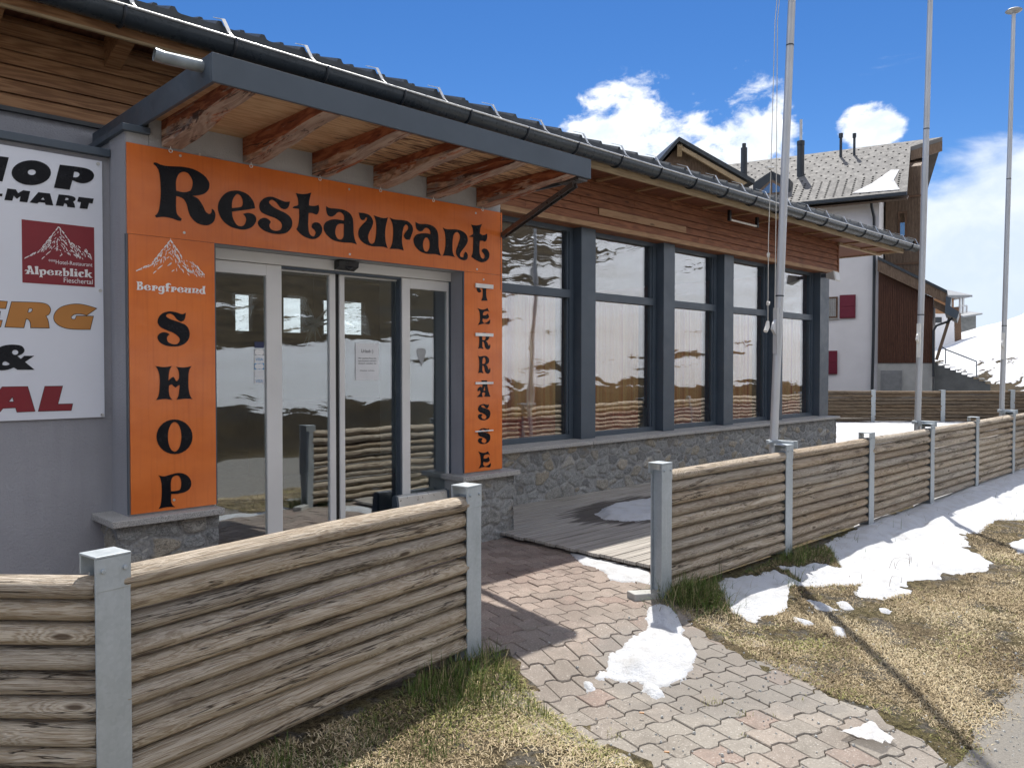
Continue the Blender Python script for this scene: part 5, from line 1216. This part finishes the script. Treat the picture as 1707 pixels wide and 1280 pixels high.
blades('dry_grass', X, Y, ground_near(X, Y)+.008+rng.uniform(0, .012, n), rng.uniform(.012, .036, n)*big, rng.uniform(.0028, .0055, n)*big, rng.uniform(1.0, 1.56, n), 'dry_grass', tint, 'matted dry grass covering the ground beside the path')
# green tufts along the fences
def near_fence(x, y):
    d = 3.10-y; lf = (P1[1]+(x-P1[0])*(P2[1]-P1[1])/(P2[0]-P1[0]))-y
    w = .36+.5*fbm(x*1.7, y*0, 3)
    right = (x > 4.62) & (d > .0) & (d < w+.0*x)
    left = (x < 3.0) & (lf > .02) & (lf < .50+.6*fbm(x*2.5, 0*x+2, 3))
    return right | left
X, Y = scatter(210000, .9, 17, 1.8, 3.2, lambda x, y: near_fence(x, y) & off_path(x, y, 0) & patchy(x, y, -.07) & (rng.random(len(x)) < np.clip(1.6-.1*x, .35, 1)))
n = len(X)
blades('green_grass', X, Y, ground_near(X, Y), rng.uniform(.05, .14, n)*np.clip(.8+2.4*fbm(X*3.3, Y*3.3, 3), .3, 1.5), rng.uniform(.0025, .005, n), np.abs(rng.normal(.62, .42, n)), 'green_grass', np.clip(rng.beta(2.2, 1.9, n), 0, 1), 'green grass tufts growing along the fence foot')
# hanging tuft by the end post
n = 1500; X = 4.60+rng.normal(0, .13, n)+.05; Y = 3.00+rng.normal(0, .09, n)
blades('grass_tuft', X, Y, ground_near(X, Y)+.01, rng.uniform(.08, .20, n), rng.uniform(.003, .005, n), np.abs(rng.normal(.75, .3, n)), 'green_grass', np.clip(rng.beta(1.8, 1.5, n), 0, 1), 'shaggy grass tuft at the foot of the end post')
# sprouts between pavers
X, Y = scatter(9000, 2.5, 4.1, 1.0, 2.3, lambda x, y: fbm(x*5, y*5, 3) > .24); n = len(X)
blades('paver_sprouts', X, Y, ground_near(X, Y)+.02, rng.uniform(.008, .022, n), rng.uniform(.002, .004, n), rng.uniform(.3, 1.3, n), 'dry_grass', rng.uniform(.8, 1, n), 'short moss and grass sprouting in the paving joints')
# dead stems poking through the snow
mb = MB()
for (u, v, k) in ((1518, 940, 5), (1488, 946, 3), (1470, 982, 1), (1502, 972, 1), (1440, 965, 1), (1696, 857, 3), (1552, 942, 1)):
    for _ in range(k):
        p = gz(u+random.uniform(-14, 14), v+random.uniform(-5, 5), -.05); h = random.uniform(.03, .09); a = random.uniform(-.9, .9)
        q = p+np.array((math.cos(a)*h*.5, math.sin(a)*h*.5, h)); r_ = q+np.array((math.cos(a+.4)*.08, math.sin(a+.4)*.08, random.uniform(-.03, .01))); mb.tube([p, (p+q)/2+np.array((0, 0, h*.22)), q, r_], [.0016, .0014, .0012, .0006], 4)
o = mb.build('dead_stems', M['bark']); tag(o, 'dead brown plant stems poking through the snow strip', 'plant', kind='stuff')
# grit and small stones on the paving, turf and road edge
mb = MB()
for _ in range(1500):
    x = random.uniform(2.3, 6.2); y = random.choice((random.uniform(.7, 1.25), random.uniform(.9, 3.1), random.uniform(.9, 2.2))); r_ = random.uniform(.0022, .007)*random.choice((1, 1, 1.6))
    z = float(ground_near(x, y))+(.013 if path_l(y) < x < path_r(y) else .012); a = random.uniform(0, 3); c_, s_ = math.cos(a)*r_, math.sin(a)*r_*.7
    b_ = [(x+c_, y+s_, z), (x-s_, y+c_, z), (x-c_, y-s_*1.2, z), (x+s_*.9, y-c_, z)]
    mb.hexa(b_+[(x+(q[0]-x)*.6, y+(q[1]-y)*.6, z+r_*random.uniform(.5, 1.1)) for q in b_])
o = mb.build('grit', M['concrete']); tag(o, 'loose grit and small stones on the paving and verge', 'gravel', kind='stuff')
# litter
pl = None
X, Y = np.meshgrid(np.linspace(0, .26, 22), np.linspace(0, .17, 16))
zz_ = .012+.028*np.abs(fbm(X*14, Y*14+2, 3))*2+.02*sst(.2, .0, X); zz_ -= .01*sst(0, .05, Y)*0
c_ = gz(1462, 1248, -.08); ca_, sa_ = math.cos(-.15), math.sin(-.15)
wgt = (Y/.17)*.5+.5; XX = (X-.1)*wgt
V = np.stack([ca_*XX-sa_*Y, sa_*XX+ca_*Y, zz_], 2).reshape(-1, 3)
o = np_mesh('plastic_scrap', V, grid_faces(22, 16), M['film']); o.location = (c_[0]+.06, c_[1]-.02, float(ground_near(c_[0], c_[1]))+.012); tag(o, 'crumpled clear plastic scrap on the paving near the road', 'litter')
for i, ((u, v), lb) in enumerate((((1066, 1187), 'orange cigarette butt on the paving below the snow heap'), ((1107, 1252), 'orange cigarette butt at the lower edge of the paving'))):
    p = gz(u, v, -.05); o = MB().tube([p, p+np.array((.012, -.018, 0))], .004, 8).build('cigarette_butt', M['sign_orange_vinyl'], origin=p); tag(o, lb, 'litter')
o = MB().hexa([tuple(gz(1058, 1004, .0)+np.array(q)) for q in ((0, 0, 0), (.2, -.12, 0), (.25, -.04, 0), (.04, .1, 0), (0, 0, .055), (.2, -.12, .055), (.25, -.04, .055), (.04, .1, .055))]).build('kerb_stone', M['concrete'], origin=gz(1058, 1004, 0), bevel=.008); tag(o, 'small pale concrete kerb stone at the foot of the end post', 'stone')
# ------------------------------------------------------------------ white hotel behind
HP = np.array((*atd(1463, 612, 40.0)[:2], 0.0)); HU = np.array((.275, -.9614, 0)); HN = np.array((.9614, .275, 0)); ZV = np.array((0, 0, 1.0))
def hp(s, d, z): return HP+HU*s+HN*d+ZV*z
def hpx(u, v, d=0.0):
    """photo pixel on the vertical plane parallel to the hotel's eave wall, d metres behind it -> (s, z)"""
    q = onplane(u, v, HP+HN*d, HN); return float((q-HP)@HU), float(q[2])
def hbox(mb, s0, s1, d0, d1, z0, z1, tint=None):
    return mb.hexa([hp(s0, d0, z0), hp(s1, d0, z0), hp(s1, d1, z0), hp(s0, d1, z0), hp(s0, d0, z1), hp(s1, d0, z1), hp(s1, d1, z1), hp(s0, d1, z1)], tint)
hot = thing('hotel', tuple(HP), 'large white rendered house with grey shingle roof, dark red shutters and wooden annex', 'house')
mb = MB(); hbox(mb, -22, .0, 0, 9.5, -.5, 10.2); mb.prism([hp(0, 0, 10.2), hp(0, 9.5, 10.2), hp(0, 4.75, 13.2)], HU*(-22)); mb.build('wall', M['hotel_white'], hot)
# roof plane through the eave line, through the ridge
sE, zE = hpx(1512, 319, -1.0)
SLP = math.radians(33); rn = np.array(HN*(-math.sin(SLP))+ZV*math.cos(SLP)); PE = hp(sE, -1.0, zE)
def rp(u, v): return onplane(u, v, PE, rn)
apex = rp(1571, 228.5); kink = rp(1518, 245)
rA = float((rp(1215, 274.5)-HP)@HU)
dA = float((apex-HP)@HN); zA = float(apex[2])
ridL = apex-HU*24; eavL = PE-HU*22
mb = MB(); th = np.array((0, 0, -.22))
mb.prism([eavL, PE, kink, apex, ridL], th, .5)
bk_ = apex+HN*6-ZV*6*math.tan(SLP); bl = ridL+HN*6-ZV*6*math.tan(SLP)
mb.prism([apex-ZV*.002, apex+HN*6-HU*1.6-ZV*6*math.tan(SLP), bl, ridL-ZV*.002], th, .4)
rf = mb.build('roof', M['hotel_roof'], hot)
mb = MB(); mb.bar(PE-HU*22-ZV*.12-HN*.06, PE-ZV*.12-HN*.06, .16, .16); mb.build('gutter', M['anthracite_dark'], rf)
mb = MB(); e0 = PE+HN*.12-ZV*.30; mb.prism([e0-HU*22, e0, e0+HN*1.1+ZV*.35, e0+HN*1.1+ZV*.35-HU*22], (0, 0, -.10)); mb.prism([kink-ZV*.23, apex-ZV*.23, apex-ZV*.75+HU*.0, kink-ZV*.75], HN*.12)
mb.build('eave_boards', M['hotel_wood'], rf)
# snow hooks: dots on the shingles
mb = MB(); upS = HN*math.cos(SLP)+ZV*math.sin(SLP); LS = float(np.linalg.norm(np.cross(apex-PE, HU)))
def hook(s, l):
    c = PE+HU*s+upS*l+rn*.006; mb.hexa([c-HU*.045-upS*.05, c+HU*.045-upS*.05, c+HU*.045+upS*.05, c-HU*.045+upS*.05, c-HU*.045-upS*.05+rn*.012, c+HU*.045-upS*.05+rn*.012, c+HU*.045+upS*.05+rn*.012, c-HU*.045+upS*.05+rn*.012], .5)
for i in range(40):
    for l in np.arange(.30, 2.7, .27): hook(-.45-i*.42-.0*l, l)
    if i < 34:
        for k, l in enumerate(np.arange(2.95, LS-.3, .5)): hook(-.35-i*.62-(k % 2)*.31, l)
hk = mb.build('snow_hooks', M['hook_dark'], rf); tag(hk, kind='stuff')
sp = [rp(*q)+rn*.03 for q in ((1420, 323), (1435, 322.5), (1500, 317), (1490, 301), (1499, 284), (1485, 284.5), (1465, 299), (1445, 312))]
mb = MB(); cc = sum(sp)/len(sp)+rn*.16; mb.add(list(sp)+[cc], [(i, (i+1) % len(sp), len(sp)) for i in range(len(sp))], .5); ob = mb.build('snow_patch', M['snow'], origin=sp[0], smooth=True); tag(ob, 'snow left at the lower corner of the grey shingle roof', 'snow')
# flues on the roof
def flue(u, v0, v1, w_px, nm, capw=1.0, mat='anthracite_dark'):
    q = rp(u, v1); D = float((q-CAM)@fwd); r = w_px/2/FPX*D; top = float(atd(u, v0, D)[2]); mb = MB()
    mb.tube([q-ZV*.3, (q[0], q[1], top-.25), (q[0], q[1], top-.24), (q[0], q[1], top)], [r, r, r*capw, r*capw], 14); return mb.build(nm, M[mat], hot, smooth=True)
flue(1240, 240, 305, 10.5, 'chimney', .62); flue(1334.5, 236, 293, 11.5, 'chimney', 1.08)
flue(1335, 200, 240, 4.5, 'flue_pipe', 1.0, 'pole'); flue(1401.5, 223, 262, 4.4, 'vent_pipe', 1.55); flue(1424, 223, 259, 4.0, 'vent_pipe', 1.5)
# dormer
s0, z0 = hpx(1255, 330, .3); s1, _ = hpx(1316, 330, .3); zt = hpx(1285, 285, .3)[1]; zs = hpx(1285, 302, .3)[1]
mb = MB(); mb.prism([hp(s0, .3, z0-1), hp(s1, .3, z0-1), hp(s1, .3, zs), hp(s1-1.0, .3, zt), hp(s0+1.0, .3, zt), hp(s0, .3, zs)], HN*3.2); dm = mb.build('dormer', M['anthracite_dark'], hot)
mb = MB(); sa_, za_ = hpx(1266, 327, .24); sb_, zb_ = hpx(1306, 297, .24)
mb.prism([hp(sa_, .24, za_), hp(sb_, .24, za_), hp(sb_, .24, zb_-.4), hp((sa_+sb_)/2, .24, zb_), hp(sa_, .24, zb_-.5)], HN*.06); wf = mb.build('window', M['hotel_wood'], dm)
mb = MB(); mb.prism([hp(sa_+.12, .2, za_+.1), hp((sa_+sb_)/2-.06, .2, za_+.1), hp((sa_+sb_)/2-.06, .2, zb_-.18), hp(sa_+.12, .2, zb_-.6)], HN*.035); mb.prism([hp((sa_+sb_)/2+.06, .2, za_+.1), hp(sb_-.12, .2, za_+.1), hp(sb_-.12, .2, zb_-.5), hp((sa_+sb_)/2+.06, .2, zb_-.18)], HN*.035); mb.build('pane', M['glass'], wf)
# windows and shutters on the white wall
def hrect(u0, v0, u1, v1, d): 
    a, zb = hpx(u0, v1, d); b, zt = hpx(u1, v0, d); return a, b, zb, zt
a, b, z0, z1 = hrect(1366, 494.5, 1396.5, 531, -.03)
mb = MB(); w_ = .08
hbox(mb, a, b, -.04, .05, z0, z0+w_); hbox(mb, a, b, -.04, .05, z1-w_, z1); hbox(mb, a, a+w_, -.04, .05, z0+w_, z1-w_); hbox(mb, b-w_, b, -.04, .05, z0+w_, z1-w_); w = mb.build('window', M['wood_brown_trim'], hot)
mb = MB(); hbox(mb, a+w_, b-w_, -.025, -.012, z0+w_, z1-w_); mb.build('pane', M['glass'], w)
mb = MB(); n = 24; ss = np.linspace(a+w_, b-w_, n); mb.add([hp(s, -.008+.006*math.sin(i*1.9), z) for z in (z0+w_, z1-w_) for i, s in enumerate(ss)], [(i, i+1, n+i+1, n+i) for i in range(n-1)]); mb.build('net_curtain', M['sign_white'], w)
mb = MB(); hbox(mb, a-.05, b+.05, -.10, -.0, z0-.07, z0-.005); mb.build('sill', M['concrete'], w)
for q in ((1399.5, 491, 1426.5, 531), (1360, 584.5, 1396, 623.5)):
    a, b, z0, z1 = hrect(*q, -.05); mb = MB(); zm = z0+(z1-z0)*.48
    hbox(mb, a, b, -.09, -.04, z0, z1); 
    for (p0, p1) in ((z0+.06, zm-.03), (zm+.03, z1-.06)):
        hbox(mb, a+.06, b-.06, -.105, -.09, p0, p1)
    mb.build('shutter', M['shutter'], hot, bevel=.01)
# downpipe
mb = MB(); pts = [hp(*(lambda q: (q[0], d, q[1]))(hpx(u, v, d))) for u, v, d in ((1452, 330, -.7), (1453, 345, -.45), (1457, 362, -.12), (1457.5, 420, -.12), (1456, 560, -.12), (1453.5, 658, -.12))]
mb.tube(pts, .07, 10); mb.build('downpipe', M['anthracite_dark'], hot, smooth=True)
# wooden stair tower
sT, _ = hpx(1534, 400, 2.5); sT0, _ = hpx(1476, 400, 2.5)
zt = lambda d: zE+(d+1.0)*math.tan(SLP)-.3
mb = MB(); k = 24
for i in range(k):
    a = sT0+(sT-sT0)*i/k; b = sT0+(sT-sT0)*(i+1)/k-.012; mb.hexa([hp(a, 2.5, 0), hp(b, 2.5, 0), hp(b, 6.5, 0), hp(a, 6.5, 0), hp(a, 2.5, zt(2.5)), hp(b, 2.5, zt(2.5)), hp(b, 6.5, zt(4.6)), hp(a, 6.5, zt(4.6))])
mb.build('stair_tower', M['hotel_wood'], hot)
for v_ in (329, 440):
    mb = MB(); zz1 = hpx(1500, v_, 2.45)[1]; hbox(mb, sT0, sT+.02, 2.46, 2.5, zz1-.05, zz1+.05); mb.build('band_board', M['wood_brown_trim'], hot)
for q in ((1497, 352, 1512, 397), (1496, 447, 1513, 462)):
    a, b, z0, z1 = hrect(*q, 2.44); mb = MB(); hbox(mb, a, b, 2.43, 2.49, z0, z1); w = mb.build('window', M['wood_brown_trim'], hot); mb = MB(); hbox(mb, a+.10, b-.10, 2.405, 2.42, z0+.1, z1-.1); mb.build('pane', M['glass'], w)
# lean-to annex
an = part_empty('annex', hot, tuple(hp(0, 0, 0)))
s_e, z_s = hpx(1554.5, 605, -.15); sA = hpx(1464, 500, -.15)[0]
zl = hpx(1464, 452, -.15)[1]; zr = hpx(1554, 496, -.15)[1]
mb = MB(); hbox(mb, sA, s_e, -.10, 4.2, -.3, z_s); mb.build('base_wall', M['concrete'], an)
mb = MB(); k = 30
for i in range(k):
    f0, f1 = i/k, (i+1)/k; a = sA+(s_e-sA)*f0; b = sA+(s_e-sA)*f1-.012; h0 = zl+(zr-zl)*f0; h1 = zl+(zr-zl)*f1; o_ = random.uniform(0, .02)
    mb.hexa([hp(a, -.15+o_, z_s), hp(b, -.15+o_, z_s), hp(b, 4.2, z_s), hp(a, 4.2, z_s), hp(a, -.15+o_, h0), hp(b, -.15+o_, h1), hp(b, 4.2, h1), hp(a, 4.2, h0)])
mb.build('board_wall', M['annex_wood'], an)
def hq(u, v, d): s, z = hpx(u, v, d); return hp(s, d, z)
mb = MB(); mb.prism([hq(1463, 431, -.55), hq(1578, 488, -.55), hq(1578, 506, -.55), hq(1463, 452, -.55)], HN*.12); mb.build('verge_board', M['hotel_wood'], an)
mb = MB(); mb.prism([hq(1463, 427, -.6), hq(1579, 484, -.6), hq(1579, 489, -.6), hq(1463, 432, -.6)], HN*4.6); mb.build('annex_roof', M['roof_tile'], an)
mb = MB(); mb.prism([hq(1556, 500, -.3), hq(1590, 516, -.3), hq(1590, 530, -.3), hq(1556, 512, -.3)], HN*.2); mb.bar(hq(1583, 530, -.2), hq(1561, 600, -.2), .14, .14, HN); mb.build('strut', M['hotel_wood'], an)
mb = MB(); mb.prism([hq(1577, 494, -.65), hq(1586, 496, -.65), hq(1584, 510, -.65), hq(1599, 520, -.65), hq(1595, 532, -.65), hq(1575, 522, -.65)], HN*4.2); mb.build('annex_gutter', M['anthracite'], an)
mb = MB(); mb.tube([hq(1588, 530, -.35), hq(1580, 536, -.3), hq(1561, 543, -.25), hq(1556, 552, -.25), hq(1556, 628, -.25)], .055, 10); mb.build('annex_downpipe', M['anthracite_dark'], an, smooth=True)
a, b, z0, z1 = hrect(1467.5, 617.5, 1503.5, 662, -.16); mb = MB(); hbox(mb, a, b, -.16, -.10, z0, z1); dr = mb.build('hatch_door', M['grey_door'], an)
mb = MB(); hbox(mb, a+.12, b-.10, -.185, -.16, z0+.1, z1-.12); mb.build('door_leaf', M['grey_door'], dr, bevel=.01)
# concrete steps with handrail
stp = thing('concrete_steps', tuple(hq(1600, 640, -.1)), 'outdoor concrete steps with thin handrail descending beside the wooden annex', 'steps')
mb = MB(); pts = [(1557, 603)]; k = 9
for i in range(k):
    u = 1562+i*(1650-1562)/k; v = 605+i*(640-605)/k; pts += [(u, v), (u, v+3.9)] if i == 0 else [(u+2, v+.5), (u+2, v+4.2)]
pts += [(1651, 641), (1651, 668), (1600, 670), (1557, 670)]
mb.prism([hq(u, v, .2) for u, v in pts], HN*1.8); mb.build('flight', M['concrete_dark'], stp)
mb = MB()
for i in range(k):
    u0_ = 1562+i*(1650-1562)/k+(2 if i else 0); v0_ = 605+i*(640-605)/k; mb.prism([hq(u0_-1, v0_-1.2, .15), hq(u0_+9.5, v0_-1.0, .15), hq(u0_+9.5, v0_+.3, .15), hq(u0_-1, v0_+.3, .15)], HN*1.9)
mb.build('tread', M['concrete'], stp)
mb = MB(); mb.tube([hq(1566, 576, .3), hq(1578, 583, .3), hq(1628, 602.5, .3)], .03, 8); mb.tube([hq(1576, 582, .3), hq(1576, 606, .3)], .025, 8); mb.tube([hq(1628, 602.5, .3), hq(1628, 630, .3)], .025, 8); mb.build('handrail', M['anthracite'], stp, smooth=True)
# brown gabled house behind the restaurant roof
D_ = 30.0
ch = thing('gabled_chalet', tuple(atd(1170, 330, D_)*[1, 1, 0]), 'brown timber gable with dark roof rising behind the restaurant roof', 'house')
q = lambda u, v, D=D_: atd(u, v, D)
bk2 = np.array((fwd[0]*.98-rgt[0]*.12, fwd[1]*.98-rgt[1]*.12, 0))*7
mb = MB(); mb.prism([q(1060, 684), q(1240, 684), q(1238, 308), q(1129, 246), q(1060, 322)], bk2); mb.build('wall', M['hotel_wood'], ch)
mb = MB(); off = -fwd*.55
mb.prism([q(1127, 235.5)+off, q(1251, 306)+off, q(1250, 313)+off, q(1127, 242.5)+off], bk2*1.15); mb.prism([q(1127, 235.5)+off, q(1127, 242.5)+off, q(1050, 332)+off, q(1050, 324)+off], bk2*1.15); mb.build('roof', M['roof_tile'], ch)
mb = MB(); off = -fwd*.45; mb.prism([q(1127, 246)+off, q(1240, 310)+off, q(1232, 314)+off, q(1127, 253)+off], fwd*.1); mb.bar(q(1129, 248)+off, q(1131, 262)+off*.4, .18, .18); mb.build('verge_board', M['fascia_wood'], ch)
# far houses on the slope
D2 = 88.0
h2 = thing('hillside_house', tuple(atd(1585, 545, D2)), 'small far house with grey sheet roof and balcony on the slope', 'house'); q2 = lambda u, v: atd(u, v, D2)
mb = MB(); mb.prism([q2(1548, 600), q2(1592, 600), q2(1592, 523), q2(1548, 523)], fwd*6); mb.build('wall', M['hotel_white'], h2)
mb = MB(); mb.prism([q2(1552, 523), q2(1590, 523), q2(1590, 495), q2(1552, 495)], fwd*6); mb.build('upper_wall', M['clad_left'], h2)
mb = MB(); mb.prism([q2(1560, 479.5)+fwd*2, q2(1597, 479.5)+fwd*2, q2(1608, 494.5)-fwd*1.5, q2(1556, 494.5)-fwd*1.5], (0, 0, -.22)); mb.prism([q2(1556, 495)-fwd*1.4, q2(1606, 495)-fwd*1.4, q2(1604, 498)-fwd*1.4, q2(1556, 498)-fwd*1.4], fwd*6); mb.build('roof', M['grey_house_roof'], h2)
mb = MB(); 
for u in (1592, 1597): mb.bar(q2(u, 497)-fwd, q2(u, 523)-fwd, .18, .18, (fwd[0], fwd[1], 0))
mb.bar(q2(1590, 511)-fwd, q2(1603, 511)-fwd, .15, .15); mb.bar(q2(1603, 511)-fwd, q2(1603, 523)-fwd, .15, .15, (fwd[0], fwd[1], 0)); mb.build('balcony', M['pole'], h2)
mb = MB(); mb.prism([q2(1590, 512), q2(1601, 511), q2(1604, 600), q2(1592, 600)], fwd*5); mb.build('dark_wing', M['wood_brown_trim'], h2)
mb = MB(); mb.prism([q2(1557, 529), q2(1569, 529), q2(1569, 538), q2(1557, 538)], fwd*-.12); mb.build('window', M['anthracite_dark'], h2)
D3 = 150.0
h3 = thing('distant_hut', tuple(atd(1615, 532, D3)), 'distant low hut with dark grey roof behind the snowy crest', 'house'); q3 = lambda u, v: atd(u, v, D3)
mb = MB(); mb.prism([q3(1600, 600), q3(1627, 600), q3(1627, 522), q3(1600, 522)], fwd*8); mb.build('wall', M['concrete_dark'], h3)
mb = MB(); mb.prism([q3(1596, 516)+fwd*3, q3(1627, 516)+fwd*3, q3(1630, 523)-fwd*1.5, q3(1598, 528)-fwd*1.5], (0, 0, -.3)); mb.build('roof', M['grey_house_roof'], h3)
